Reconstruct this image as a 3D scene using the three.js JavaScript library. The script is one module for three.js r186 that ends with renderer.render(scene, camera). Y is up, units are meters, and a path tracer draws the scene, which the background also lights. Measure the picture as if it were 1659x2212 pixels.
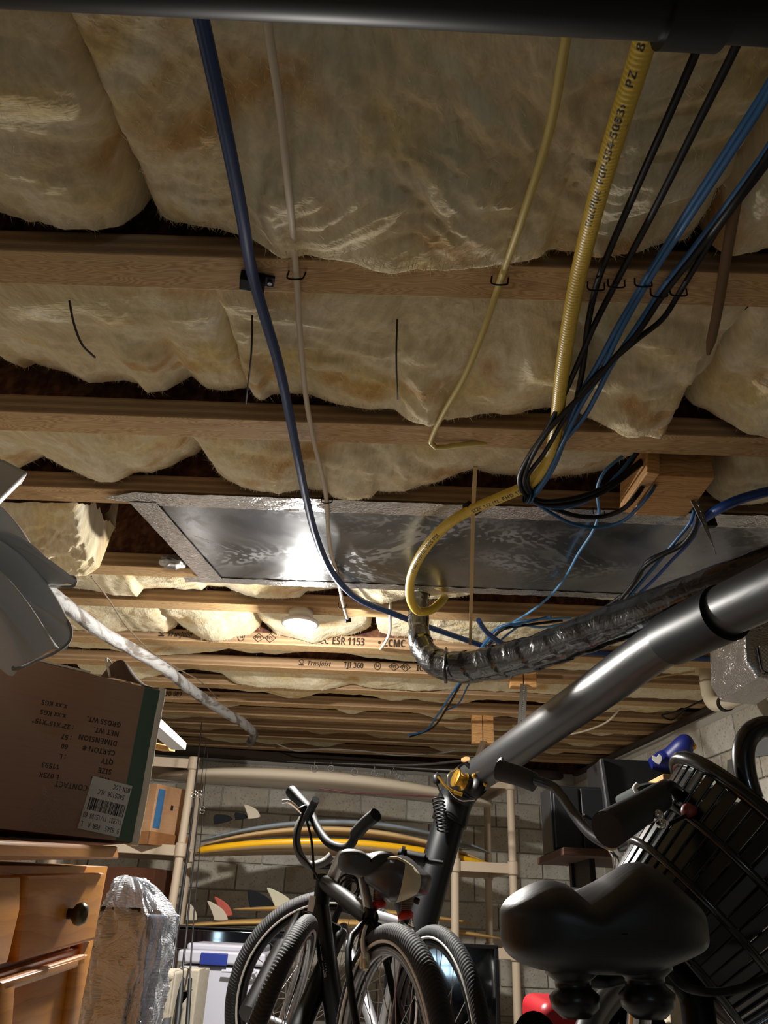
import * as THREE from 'three';
import { mergeGeometries, toCreasedNormals } from 'three/addons/utils/BufferGeometryUtils.js';
import { RoundedBoxGeometry } from 'three/addons/geometries/RoundedBoxGeometry.js';
import { ImprovedNoise } from 'three/addons/math/ImprovedNoise.js';
import { RectAreaLightUniformsLib } from 'three/addons/lights/RectAreaLightUniformsLib.js';

RectAreaLightUniformsLib.init();
const scene = new THREE.Scene();
scene.background = new THREE.Color(0x020203);
const camera = new THREE.PerspectiveCamera(67.285, 1659 / 2212, 0.05, 60);
camera.position.set(0, 0.9, 0);
camera.rotation.order = 'YXZ';
const RAD = Math.PI / 180;
camera.rotation.set(28 * RAD, 1.3 * RAD, 2.75 * RAD);
const renderer = new THREE.WebGLRenderer();
renderer.toneMapping = THREE.LinearToneMapping;
renderer.toneMappingExposure = 0.18;
renderer.shadowMap.enabled = true;

// the room stands turned against the joists by this angle
const TURN = 6.84 * RAD, CT = Math.cos(TURN), ST = Math.sin(TURN);

// ceiling lamp (its fitting is built further down, this is the light inside its dome)
const LAMP = [-0.3484,1.845,-2.6817];
// the flat disc throws most of its light down, a little leaves the dome sideways
const lampLight = new THREE.PointLight(new THREE.Color(1, 0.96, 0.9), 40, 0, 2);
lampLight.position.set(...LAMP);
lampLight.shadow.radius = 2.2;
lampLight.castShadow = true;
scene.add(lampLight);
const lampDisc = new THREE.RectAreaLight(new THREE.Color(1, 0.96, 0.9), 9800, 0.1, 0.1);
lampDisc.position.set(LAMP[0], LAMP[1] - 0.032, LAMP[2]);
lampDisc.rotation.set(-Math.PI / 2, 0, 0);
scene.add(lampDisc);
// daylight through the small window in the wall behind the camera
const WIN = { u: -0.25, y: 1.5, w: 2.6, width: 0.42, height: 0.22 };
const dayLight = new THREE.RectAreaLight(new THREE.Color(0.75, 0.88, 1.0), 12, WIN.width, WIN.height);
dayLight.position.set(WIN.u * CT + (WIN.w - 0.03) * ST, WIN.y, -WIN.u * ST + (WIN.w - 0.03) * CT);
dayLight.rotation.set(0, TURN, 0);
scene.add(dayLight);
// ---------------------------------------------------------------- helpers
let seed = 12345;
function rnd() { seed |= 0; seed = seed + 0x6D2B79F5 | 0; let t = Math.imul(seed ^ seed >>> 15, 1 | seed); t = t + Math.imul(t ^ t >>> 7, 61 | t) ^ t; return ((t ^ t >>> 14) >>> 0) / 4294967296; }
const rr = (a, b) => a + (b - a) * rnd();
const PN = new ImprovedNoise();
const ns = (x, y, z = 0) => PN.noise(x + 31.7, y + 17.3, z + 9.1);
function fbm(x, y, z, o = 4) { let s = 0, a = 0.5; for (let i = 0; i < o; i++) { s += a * ns(x, y, z); x *= 2.03; y *= 2.03; z *= 2.03; a *= 0.5; } return s; }
const clamp = (v, a, b) => Math.max(a, Math.min(b, v));
const lerp = (a, b, t) => a + (b - a) * t;
const sst = (a, b, v) => { const t = clamp((v - a) / (b - a), 0, 1); return t * t * (3 - 2 * t); };
const V = (a) => new THREE.Vector3(a[0], a[1], a[2]);

const taken = {};
function numbered(n) { const k = taken[n] = (taken[n] || 0) + 1; return k === 1 ? n : n + '_' + String(k - 1).padStart(3, '0'); }
function part(name, geo, material, parent) {
  const g = Array.isArray(geo) ? join(geo) : geo;
  const m = new THREE.Mesh(g, material); m.name = name; m.castShadow = true; m.receiveShadow = true;
  if (parent) parent.add(m);
  return m;
}
function join(list) {
  const l = list.map((g) => { const q = g.index ? g.toNonIndexed() : g; for (const k of Object.keys(q.attributes)) if (!['position', 'normal', 'uv'].includes(k)) q.deleteAttribute(k); if (!q.attributes.uv) q.setAttribute('uv', new THREE.BufferAttribute(new Float32Array(q.attributes.position.count * 2), 2)); return q; });
  return mergeGeometries(l, false);
}
function thing(name, label, category, group, turned) {
  const o = new THREE.Group(); o.name = numbered(name); o.userData = { label, category }; if (group) o.userData.group = group;
  if (turned) o.rotation.y = TURN;
  scene.add(o); return o;
}
function single(name, geo, material, label, category, group, turned) {
  const m = part(numbered(name), geo, material, scene); m.userData = { label, category }; if (group) m.userData.group = group;
  if (turned) m.rotation.y = TURN;
  return settle(m);
}
function struct(name, geo, material, turned = true) {
  const m = part(name, geo, material, scene); m.userData = { kind: 'structure' }; if (turned) m.rotation.y = TURN; return m;
}
// moves the origin of a thing to the middle of its base
function settle(o) {
  o.updateMatrixWorld(true);
  const b = new THREE.Box3();
  if (o.isMesh) {
    o.geometry.computeBoundingBox(); b.copy(o.geometry.boundingBox);
    const c = new THREE.Vector3((b.min.x + b.max.x) / 2, b.min.y, (b.min.z + b.max.z) / 2);
    o.geometry.translate(-c.x, -c.y, -c.z);
    o.position.add(c.clone().applyQuaternion(o.quaternion));
    for (const k of o.children) k.position.sub(c);
    return o;
  }
  const inv = o.matrixWorld.clone().invert();
  o.traverse((k) => { if (k.isMesh) { k.geometry.computeBoundingBox(); b.union(k.geometry.boundingBox.clone().applyMatrix4(inv.clone().multiply(k.matrixWorld))); } });
  const c = new THREE.Vector3((b.min.x + b.max.x) / 2, b.min.y, (b.min.z + b.max.z) / 2);
  for (const k of o.children) k.position.sub(c);
  o.position.add(c.applyQuaternion(o.quaternion));
  return o;
}
// a box given by its middle and size, with uv in metres on each face
function box(x, y, z, w, h, d, bev = 0) {
  let g;
  if (bev > 0) { g = new RoundedBoxGeometry(w, h, d, 2, Math.min(bev, w / 2.01, h / 2.01, d / 2.01)); } else g = new THREE.BoxGeometry(w, h, d);
  if (g.index) g = g.toNonIndexed();
  const p = g.attributes.position, n = g.attributes.normal, uv = new Float32Array(p.count * 2);
  for (let i = 0; i < p.count; i++) {
    const a = Math.abs(n.getX(i)), b = Math.abs(n.getY(i)), c = Math.abs(n.getZ(i)), X = p.getX(i) + x, Y = p.getY(i) + y, Z = p.getZ(i) + z;
    if (a >= b && a >= c) { uv[2 * i] = Z; uv[2 * i + 1] = Y; } else if (b >= c) { uv[2 * i] = X; uv[2 * i + 1] = Z; } else { uv[2 * i] = X; uv[2 * i + 1] = Y; }
  }
  g.setAttribute('uv', new THREE.BufferAttribute(uv, 2));
  g.translate(x, y, z);
  return g;
}
// a bar of rectangular section between two points; up gives the direction of the section's height
function bar(a, b, w, h, up = [0, 1, 0], bev = 0) {
  const A = V(a), B = V(b), L = A.distanceTo(B), g = box(0, 0, 0, L, h, w, bev);
  const ex = B.clone().sub(A).normalize(), ey0 = V(up), ez = ex.clone().cross(ey0).normalize(), ey = ez.clone().cross(ex);
  g.applyMatrix4(new THREE.Matrix4().makeBasis(ex, ey, ez).setPosition(A.add(B).multiplyScalar(0.5)));
  return g;
}
function curveOf(pts, closed = false) { return new THREE.CatmullRomCurve3(pts.map(V), closed, 'centripetal'); }
// sweeps a round section along points; r is a number or a function of (t, angle, metres along)
function sweep(pts, r, { n = 40, m = 8, cap = true, closed = false, straight = false } = {}) {
  const c = straight ? null : curveOf(pts, closed);
  const P = [], T = [];
  if (straight) { pts.forEach((p, i) => P.push(V(p))); n = P.length - 1; for (let i = 0; i <= n; i++) { const a = P[Math.max(0, i - 1)], b = P[Math.min(n, i + 1)]; T.push(b.clone().sub(a).normalize()); } }
  else for (let i = 0; i <= n; i++) { P.push(c.getPointAt(i / n)); T.push(c.getTangentAt(i / n)); }
  let N = new THREE.Vector3(0, 1, 0); if (Math.abs(T[0].y) > 0.9) N.set(1, 0, 0);
  N.sub(T[0].clone().multiplyScalar(N.dot(T[0]))).normalize();
  const pos = [], uv = [], idx = [], k = m + 1; let s = 0;
  for (let i = 0; i <= n; i++) {
    if (i) { s += P[i].distanceTo(P[i - 1]); N.sub(T[i].clone().multiplyScalar(N.dot(T[i]))).normalize(); }
    const B = T[i].clone().cross(N);
    for (let j = 0; j <= m; j++) {
      const a = (j % m) / m * Math.PI * 2, R = typeof r === 'function' ? r(i / n, a, s) : r;
      pos.push(P[i].x + (N.x * Math.cos(a) + B.x * Math.sin(a)) * R, P[i].y + (N.y * Math.cos(a) + B.y * Math.sin(a)) * R, P[i].z + (N.z * Math.cos(a) + B.z * Math.sin(a)) * R);
      uv.push(s, j / m);
      if (i < n && j < m) { const q = i * k + j; idx.push(q, q + 1, q + k, q + 1, q + k + 1, q + k); }
    }
  }
  const g = new THREE.BufferGeometry();
  g.setAttribute('position', new THREE.Float32BufferAttribute(pos, 3)); g.setAttribute('uv', new THREE.Float32BufferAttribute(uv, 2)); g.setIndex(idx);
  g.computeVertexNormals();
  const nm = g.attributes.normal;                                  // weld the seam
  for (let i = 0; i <= n; i++) { const a = i * k, b = a + m; const v = new THREE.Vector3(nm.getX(a) + nm.getX(b), nm.getY(a) + nm.getY(b), nm.getZ(a) + nm.getZ(b)).normalize(); nm.setXYZ(a, v.x, v.y, v.z); nm.setXYZ(b, v.x, v.y, v.z); }
  const out = [g];
  if (cap && !closed) for (const e of [0, n]) {
    const cp = [], cn = [], ci = [], cu = [], d = T[e].clone().multiplyScalar(e ? 1 : -1);
    cp.push(P[e].x, P[e].y, P[e].z); cn.push(d.x, d.y, d.z); cu.push(0, 0);
    for (let j = 0; j <= m; j++) { const q = (e * k + j) * 3; cp.push(pos[q], pos[q + 1], pos[q + 2]); cn.push(d.x, d.y, d.z); cu.push(0, 0); if (j < m) e ? ci.push(0, j + 1, j + 2) : ci.push(0, j + 2, j + 1); }
    const q = new THREE.BufferGeometry(); q.setAttribute('position', new THREE.Float32BufferAttribute(cp, 3)); q.setAttribute('normal', new THREE.Float32BufferAttribute(cn, 3)); q.setAttribute('uv', new THREE.Float32BufferAttribute(cu, 2)); q.setIndex(ci); out.push(q);
  }
  return out.length > 1 ? join(out) : g;
}
// an extruded outline: pts are [x, y], thickness t along z, centred
function slab(pts, t, bev = 0, holes = []) {
  const s = new THREE.Shape(pts.map((p) => new THREE.Vector2(p[0], p[1])));
  for (const h of holes) s.holes.push(new THREE.Path(h.map((p) => new THREE.Vector2(p[0], p[1]))));
  const g = new THREE.ExtrudeGeometry(s, { depth: t - 2 * bev, bevelEnabled: bev > 0, bevelSize: bev, bevelThickness: bev, bevelOffset: -bev, bevelSegments: 2, curveSegments: 8 });
  g.translate(0, 0, -(t - 2 * bev) / 2); return g;
}
function smoothPts(pts, n = 60, closed = true) { const c = new THREE.CatmullRomCurve3(pts.map((p) => new THREE.Vector3(p[0], p[1], 0)), closed, 'centripetal'); return c.getPoints(n).map((p) => [p.x, p.y]); }
function lathe(pts, seg = 24) { return new THREE.LatheGeometry(pts.map((p) => new THREE.Vector2(p[0], p[1])), seg); }
// a grid surface from a function (u, v) -> [x, y, z]
function grid(nu, nv, f, fuv) {
  const pos = [], uv = [], idx = [];
  for (let i = 0; i <= nu; i++) for (let j = 0; j <= nv; j++) { const p = f(i / nu, j / nv); pos.push(...p); const q = fuv ? fuv(i / nu, j / nv, p) : [i / nu, j / nv]; uv.push(q[0], q[1]); if (i < nu && j < nv) { const a = i * (nv + 1) + j; idx.push(a, a + 1, a + nv + 1, a + 1, a + nv + 2, a + nv + 1); } }
  const g = new THREE.BufferGeometry(); g.setAttribute('position', new THREE.Float32BufferAttribute(pos, 3)); g.setAttribute('uv', new THREE.Float32BufferAttribute(uv, 2)); g.setIndex(idx); g.computeVertexNormals(); return g;
}
// turns and moves a geometry: rotation in radians (order YXZ), then translation
function put(g, p, r = [0, 0, 0], s = 1) {
  const e = new THREE.Euler(r[0], r[1], r[2], 'YXZ');
  return g.applyMatrix4(new THREE.Matrix4().compose(V(p), new THREE.Quaternion().setFromEuler(e), new THREE.Vector3(s, s, s)));
}

// ---------------------------------------------------------------- textures and materials
function dataTex(w, h, f, srgb = true, rx = 1, ry = 1) {
  const d = new Uint8Array(w * h * 4);
  for (let y = 0; y < h; y++) for (let x = 0; x < w; x++) { const c = f(x / w, y / h), o = (y * w + x) * 4; d[o] = clamp(c[0], 0, 255); d[o + 1] = clamp(c[1], 0, 255); d[o + 2] = clamp(c[2], 0, 255); d[o + 3] = 255; }
  const t = new THREE.DataTexture(d, w, h); t.magFilter = THREE.LinearFilter; t.minFilter = THREE.LinearFilter; t.wrapS = t.wrapT = THREE.RepeatWrapping; t.repeat.set(rx, ry); if (srgb) t.colorSpace = THREE.SRGBColorSpace; t.needsUpdate = true; return t;
}
// periodic noise on the unit square
function pn(u, v, fx, fy, s = 0) { const a = u * Math.PI * 2, b = v * Math.PI * 2, rx = fx / 6.283, ry = fy / 6.283; return ns(Math.cos(a) * rx + s, Math.sin(a) * rx + Math.cos(b) * ry, Math.sin(b) * ry + s * 1.7); }
function pfbm(u, v, fx, fy, o = 4, s = 0) { let r = 0, a = 0.55; for (let i = 0; i < o; i++) { r += a * pn(u, v, fx, fy, s + i * 3.1); fx *= 2; fy *= 2; a *= 0.55; } return r; }
const mix3 = (a, b, t) => [lerp(a[0], b[0], t), lerp(a[1], b[1], t), lerp(a[2], b[2], t)];
const std = (o) => new THREE.MeshStandardMaterial(o);
const phy = (o) => new THREE.MeshPhysicalMaterial(o);

const insulMap = dataTex(512, 512, (u, v) => {
  const a = sst(-0.25, 0.45, pfbm(u, v, 7, 5, 4, 1)), b = sst(0.05, 0.5, pfbm(u, v, 5, 6, 3, 5)), c = sst(0.0, 0.5, pfbm(u, v, 4, 5, 3, 9));
  let q = mix3([222, 206, 166], [236, 226, 196], a);
  q = mix3(q, [194, 150, 92], b * 0.95); q = mix3(q, [218, 184, 92], c * 0.55); q = mix3(q, [240, 234, 212], sst(0.12, 0.45, pfbm(u, v, 11, 14, 3, 13)) * 0.6);
  const f = pn(u, v, 90, 50, 2) * 14 + pn(u, v, 220, 220, 4) * 10;
  return [q[0] + f, q[1] + f, q[2] + f];
}, true, 1 / 0.9, 1 / 0.9);
const insulBump = dataTex(512, 512, (u, v) => { const f = 128 + 70 * pfbm(u, v, 26, 26, 5, 2) + 22 * pn(u + 0.05 * pn(u, v, 8, 8, 1), v, 40, 150, 6) + 22 * pn(u, v + 0.05 * pn(u, v, 8, 8, 5), 150, 40, 9); return [f, f, f]; }, false, 1 / 0.5, 1 / 0.5);
const insulMat = phy({ map: insulMap, bumpMap: insulBump, bumpScale: 0.0055, roughness: 1, sheen: 0.35, sheenRoughness: 0.8, sheenColor: new THREE.Color(1, 0.95, 0.85) });
const fibreMat = std({ color: 0xe6dab8, roughness: 1, side: THREE.DoubleSide });

// laminated flange: lower half of the texture is peeled veneer (bottom face), upper half the layered edge (side face)
const flangeMap = dataTex(1024, 256, (u, v) => {
  if (v < 0.5) {
    const y = v * 2, n = pfbm(u, y * 0.5, 5, 4, 3, 3) * 2.4 + y * 0.9, r = n * 7, k = Math.pow(Math.abs(((r % 1) + 1) % 1 - 0.5) * 2, 1.5);
    const q = mix3([204, 172, 124], [150, 112, 70], k * 0.7 + 0.25 * sst(0.1, 0.5, pn(u, y * 0.5, 9, 6, 7)));
    const f = pn(u, v, 30, 160, 8) * 12; return [q[0] + f, q[1] + f, q[2] + f];
  }
  const y = (v - 0.5) * 2, l = Math.floor(y * 14 + pn(u, v, 10, 1, 2) * 0.5), h = Math.abs(Math.sin(l * 91.7)) ;
  const q = mix3([182, 152, 114], [128, 100, 72], h * 0.75), f = pn(u, v, 60, 100, 6) * 16;
  return [q[0] + f, q[1] + f, q[2] + f];
}, true, 1 / 1.3, 1);
flangeMap.repeat.set(1 / 1.3, 1);
const flangeMat = std({ map: flangeMap, roughness: 0.75 });
const osbMap = dataTex(512, 512, (u, v) => { const a = pfbm(u, v, 14, 9, 3, 1), b = pn(u, v, 40, 18, 4), c = Math.sign(pn(u, v, 24, 24, 6)) * 8; const q = mix3([86, 52, 38], [122, 82, 56], sst(-0.3, 0.4, a + 0.4 * b)); return [q[0] + c, q[1] + c, q[2] + c]; }, true, 1 / 0.5, 1 / 0.5);
const osbMat = std({ map: osbMap, roughness: 0.9 });
const pineMap = dataTex(512, 256, (u, v) => { const r = v * 9 + pfbm(u, v, 4, 3, 3, 2) * 2.2, k = Math.pow(Math.abs(((r % 1) + 1) % 1), 3); const q = mix3([212, 164, 104], [168, 112, 62], k * 0.8), f = pn(u, v, 20, 120, 5) * 14; return [q[0] + f, q[1] + f, q[2] + f]; }, true, 1 / 0.4, 1 / 0.12);
const pineMat = std({ map: pineMap, roughness: 0.7 });
function rub(c, rough = 0.6, extra = {}) { return phy({ color: c, roughness: rough, ...extra }); }

// ---------------------------------------------------------------- the room
const FLOOR = 0.38;
const R0 = { left: -2.0, right: 1.995, back: -5.58, front: 2.6, top: 1.895 };
const blockMap = dataTex(512, 512, (u, v) => { const n = pfbm(u, v, 20, 20, 4, 3), s = sst(0.25, 0.6, pfbm(u, v, 5, 4, 3, 8)), p = sst(0.28, 0.5, pn(u, v, 90, 90, 2)); let q = mix3([186, 182, 172], [206, 202, 192], n + 0.5); q = mix3(q, [160, 150, 134], s * 0.6); q = mix3(q, [130, 126, 118], p * 0.5); return q; }, true, 1, 1);
const blockBump = dataTex(256, 256, (u, v) => { const f = 140 + 90 * pfbm(u, v, 24, 24, 3, 6); return [f, f, f]; }, false, 2, 2);
const blockMats = [0xffffff, 0xf2efe8, 0xe6e2da].map((c) => std({ color: c, map: blockMap, bumpMap: blockBump, bumpScale: 0.002, roughness: 0.92 }));
const mortarMat = std({ color: 0xb4afa4, roughness: 1 });
const concreteMap = dataTex(512, 512, (u, v) => { const n = pfbm(u, v, 10, 10, 5, 3); const f = 142 + 60 * n; return [f, f * 0.97, f * 0.92]; }, true, 0.5, 0.5);
const concreteMat = std({ map: concreteMap, roughness: 0.85 });

struct('floor', box(0, FLOOR - 0.05, (R0.back + R0.front) / 2, R0.right - R0.left + 0.6, 0.1, R0.front - R0.back + 0.6), concreteMat);
struct('ceiling', box(0, 2.27, (R0.back + R0.front) / 2, R0.right - R0.left + 0.6, 0.03, R0.front - R0.back + 0.6), osbMat);
const BL = 0.3147, BH = 0.1574;
const blockGeos = [0, 1, 2].map((k) => { const g = box(0, 0, 0, BL - 0.008, BH - 0.008, 0.03, 0.005); const uv = g.attributes.uv; for (let i = 0; i < uv.count; i++) uv.setXY(i, uv.getX(i) + k * 0.37, uv.getY(i) + k * 0.61); return g; });
const halfGeo = box(0, 0, 0, BL / 2 - 0.011, BH - 0.011, 0.03, 0.004);
// back wall: mortar bed behind, blocks as pieces in front
{
  const w = struct('wall_back', box((R0.left + R0.right) / 2, (R0.top + FLOOR) / 2, R0.back - 0.115, R0.right - R0.left + 0.4, R0.top - FLOOR, 0.2), mortarMat);
  for (let r = 0; r < 10; r++) for (let k = -2; k < 14; k++) {
    const u = R0.left + (k + (r % 2 ? 0.5 : 0)) * BL + BL / 2 + 0.12, y = R0.top - 0.07 - BH / 2 - r * BH; if (u < R0.left + 0.2 || u > R0.right - 0.05 || y < FLOOR + 0.05) continue;
    const b = part('block', blockGeos[(r * 7 + k * 5 + 20) % 3], blockMats[(r * 3 + k * 2 + 20) % 3], w); b.position.set(u, y, R0.back - 0.015 + 0.003);
  }
}
{
  const w = struct('wall_right', box(R0.right + 0.115, (R0.top + FLOOR) / 2, (R0.back + R0.front) / 2, 0.2, R0.top - FLOOR, R0.front - R0.back), mortarMat);
  for (let r = 0; r < 10; r++) for (let k = 0; k < 18; k++) {
    const z = R0.back + (k + (r % 2 ? 0.5 : 0)) * BL + 0.15, y = R0.top - 0.07 - BH / 2 - r * BH; if (z < R0.back + 0.1 || y < FLOOR + 0.05) continue;
    const b = part('block', blockGeos[(r * 5 + k * 7) % 3], blockMats[(r * 2 + k * 5) % 3], w); b.position.set(R0.right + 0.014, y, z); b.rotation.y = -Math.PI / 2;
  }
}
struct('wall_left', box(R0.left - 0.1, (R0.top + FLOOR) / 2, (R0.back + R0.front) / 2, 0.2, R0.top - FLOOR, R0.front - R0.back), blockMats[0]);
// wall behind the camera with a real opening for the window
{
  const f = R0.front + 0.1, W0 = WIN.u - WIN.width / 2, W1 = WIN.u + WIN.width / 2, Y0 = WIN.y - WIN.height / 2, Y1 = WIN.y + WIN.height / 2;
  const seg = (a, b, c, d) => box((a + b) / 2, (c + d) / 2, f, b - a, d - c, 0.2);
  struct('wall_front', [seg(R0.left - 0.2, W0, FLOOR, R0.top), seg(W1, R0.right + 0.2, FLOOR, R0.top), seg(W0, W1, FLOOR, Y0), seg(W0, W1, Y1, R0.top)], blockMats[0]);
  const win = struct('window_1', [box(WIN.u, Y0 + 0.015, f, WIN.width, 0.03, 0.06), box(WIN.u, Y1 - 0.015, f, WIN.width, 0.03, 0.06), box(W0 + 0.015, WIN.y, f, 0.03, WIN.height, 0.06), box(W1 - 0.015, WIN.y, f, 0.03, WIN.height, 0.06), box(WIN.u, WIN.y, f, 0.02, WIN.height, 0.05), box(WIN.u - 0.105, WIN.y, f, 0.014, WIN.height, 0.05), box(WIN.u + 0.105, WIN.y, f, 0.014, WIN.height, 0.05), box(WIN.u, WIN.y, f, WIN.width, 0.014, 0.05)], std({ color: 0xdedede, roughness: 0.5 }));
  const glow = std({ color: 0x8899aa, emissive: new THREE.Color(0.5, 0.78, 1.0), emissiveIntensity: 130, roughness: 0.4 });
  part('window_pane', box(WIN.u, WIN.y, f + 0.045, WIN.width, WIN.height, 0.01), glow, win);
}
// rim boards that close the joist bays on the four sides
struct('trim_1', box(R0.right + 0.2, 2.08, (R0.back + R0.front) / 2, 0.04, 0.36, R0.front - R0.back + 0.5), osbMat);
struct('trim_2', box(R0.left - 0.28, 2.08, (R0.back + R0.front) / 2, 0.04, 0.36, R0.front - R0.back + 0.5), osbMat);
struct('trim_3', box(0, 2.08, R0.back - 0.05, R0.right - R0.left + 0.5, 0.36, 0.04), osbMat);
struct('trim_4', box(0, 2.08, R0.front + 0.15, R0.right - R0.left + 0.5, 0.36, 0.04), osbMat);
// sill plate on top of the right and back walls, in one dark brown tone
const sillMat = std({ color: 0x3a2f26, roughness: 0.95 });
struct('trim_5', box(R0.right + 0.05, R0.top - 0.012, (R0.back + R0.front) / 2 - 0.4, 0.14, 0.024, R0.front - R0.back - 0.9, 0.003), sillMat);
struct('trim_6', box((R0.left + R0.right) / 2, R0.top - 0.025, R0.back + 0.02, R0.right - R0.left - 0.2, 0.05, 0.14, 0.003), sillMat);

// ---------------------------------------------------------------- joists
const FW = 0.08, FH = 0.05, FY = 1.9;
const JZ = [2.35, 1.95, 1.55, 1.15, 0.75, 0.35, -0.02, -0.42, -0.966, -1.457, -1.809, -2.33, -2.64, -3.093, -3.43, -3.756, -4.09, -4.39, -4.677, -4.973, -5.33];
function xAt(u, z) { return (u + z * ST) / CT; }      // world x of room u at world z
function flangeGeo(x0, x1, z, y, off) {
  const g = box((x0 + x1) / 2, y + FH / 2, z - FW / 2, x1 - x0, FH, FW, 0.002), p = g.attributes.position, n = g.attributes.normal, uv = g.attributes.uv;
  for (let i = 0; i < p.count; i++) uv.setXY(i, p.getX(i) + off, Math.abs(n.getY(i)) > 0.6 ? 0.02 + 0.46 * (z - p.getZ(i)) / FW : 0.52 + 0.46 * (p.getY(i) - y) / FH);
  return g;
}
const webMat = osbMat;
JZ.forEach((z, i) => {
  const nth = ['first', 'second', 'third', 'fourth', 'fifth', 'sixth'];
  const printed = i > 14 ? 'engineered wood I-joist, ' + nth[20 - i] + ' from the back wall' : { 12: 'engineered wood I-joist right in front of the glowing ceiling lamp',  13: 'engineered wood I-joist with large black stamp ESR 1153 beside the glowing ceiling lamp', 14: 'engineered wood I-joist with stamp next after the ESR 1153 joist', 10: 'engineered wood I-joist above the front edge of the metal duct panel', 11: 'engineered wood I-joist carrying the rear edge of the metal duct panel', 8: 'engineered wood I-joist with staples holding the blue and black cables', 9: 'engineered wood I-joist crossed by the yellow gas tube, with solid blocking behind it' }[i];
  const j = thing('floor_joist', printed || 'plain engineered wood I-joist overhead behind the black pipe', 'joist', printed ? null : 'joists overhead');
  const x0 = xAt(R0.left - 0.2, z), x1 = xAt(R0.right + 0.12, z);
  part('bottom_flange', flangeGeo(x0, x1, z, FY, i * 0.437), flangeMat, j);
  part('web', box((x0 + x1) / 2, FY + 0.178, z - FW / 2, x1 - x0, 0.256, 0.011), webMat, j);
  part('top_flange', flangeGeo(x0, x1, z, FY + 0.302, i * 0.71), flangeMat, j);
  settle(j);
});

// ---------------------------------------------------------------- insulation batts in the joist bays
function interp(h, x, k) { if (x <= h[0][0]) return h[0][k]; for (let i = 1; i < h.length; i++) if (x <= h[i][0]) return lerp(h[i - 1][k], h[i][k], (x - h[i - 1][0]) / (h[i][0] - h[i - 1][0] + 1e-9)); return h[h.length - 1][k]; }
function batt({ hem, zn, x0, x1, bulge = 0.02, fold = 0.014, cell = 0.012, nv = 44, label, group, ends = 0.05, fringe = 500, top = 1.93, kind }) {
  hem = hem.slice().sort((a, b) => a[0] - b[0]);
  const s = rr(0, 50), nu = Math.max(12, Math.round((x1 - x0) / cell));
  const hemAt = (x) => [interp(hem, x, 1) + 0.004 * fbm(x * 40, s, 1, 3) + 0.006 * fbm(x * 14, s, 7, 2), interp(hem, x, 2)];
  const f = (a, t) => {
    const x = lerp(x0, x1, a), [hy, zh] = hemAt(x);
    let y, z;
    if (t < 0.84) { const q = t / 0.84; z = lerp(zn, zh, q); y = lerp(top, hy, sst(0, 1, q) * 0.5 + q * 0.5) - bulge * Math.pow(Math.sin(Math.PI * Math.pow(q, 0.8)), 0.8) * (0.8 + 0.5 * ns(x * 2.2, s)); }
    else { const q = (t - 0.84) / 0.16, k = q * Math.PI / 2; z = zh + 0.006 * Math.sin(k * 2) + 0.03 * q * q; y = hy + 0.17 * q * q + 0.01 * q; }
    const e = Math.min(x - x0, x1 - x); if (e < ends) { const q = 1 - e / ends; y += 0.07 * q * q * q * Math.min(1, t * 4); }
    // cottony folds: warped ridges, fading out at the lower edge so that it keeps its line
    const w = Math.sin(Math.PI * clamp(t / 0.9, 0, 1)), wx = x * 5 + 1.2 * ns(x * 3, z * 3, s), wz = z * 7 + 1.2 * ns(x * 3 + 9, z * 3, s);
    const r1 = Math.abs(ns(wx, wz, s)) * 2.4, r2 = Math.abs(ns(wx * 2.1 + 3, wz * 1.7, s + 4)) * 2, r3 = fbm(x * 30, z * 22, s, 3);
    y -= fold * (0.15 + 0.85 * w) * (r1 * 0.85 + ns(x * 3.2, z * 3.2, s + 8) * 1.1 - 0.7 + 0.38 * r2 + 0.3 * Math.abs(ns(wx * 4.3 + 7, wz * 3.4, s + 11)) * 2 + 0.16 * Math.abs(ns(wx * 8.1, wz * 6.7 + 5, s + 3)) * 2) + 0.0035 * r3;
    z += fold * 0.6 * w * ns(x * 9, y * 30, s + 2);
    return [x, y, z];
  };
  const g = grid(nu, nv, f, (a, b, p) => [p[0] + s, p[1] * 0.7 - p[2]]);
  const m = single('insulation_batt', g, insulMat, label, 'insulation', group);
  if (kind) m.userData.kind = kind;
  const off = m.position.clone();
  // loose fibres along the lower edge
  if (fringe) {
    const pos = [];
    for (let i = 0; i < fringe * 4; i++) {
      const atHem = rnd() < 0.35, a = rnd(), t = atHem ? rr(0.78, 0.9) : rr(0.06, 0.85), p = f(a, t), L = atHem ? rr(0.004, 0.015) : rr(0.008, 0.026), d = [rr(-1, 1), atHem ? rr(-1, 0.3) : rr(-0.22, 0.1), rr(-1, 1)], q = Math.hypot(...d), wv = atHem ? rr(0.0003, 0.001) : rr(0.0002, 0.0006);
      pos.push(p[0] - wv - off.x, p[1] + (atHem ? 0.003 : -0.0015) - off.y, p[2] - off.z, p[0] + wv - off.x, p[1] + (atHem ? 0.003 : -0.0015) - off.y, p[2] + (atHem ? 0 : wv) - off.z, p[0] + d[0] / q * L - off.x, p[1] + d[1] / q * L - off.y, p[2] + d[2] / q * L - off.z);
    }
    const fg = new THREE.BufferGeometry(); fg.setAttribute('position', new THREE.Float32BufferAttribute(pos, 3)); fg.computeVertexNormals();
    const fm = part('loose_fibres', fg, fibreMat, m); fm.userData.kind = 'stuff';
  }
  return m;
}
const farX = (h, x) => { const a = h.slice().sort((p, q) => p[0] - q[0]); return a; };
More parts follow.
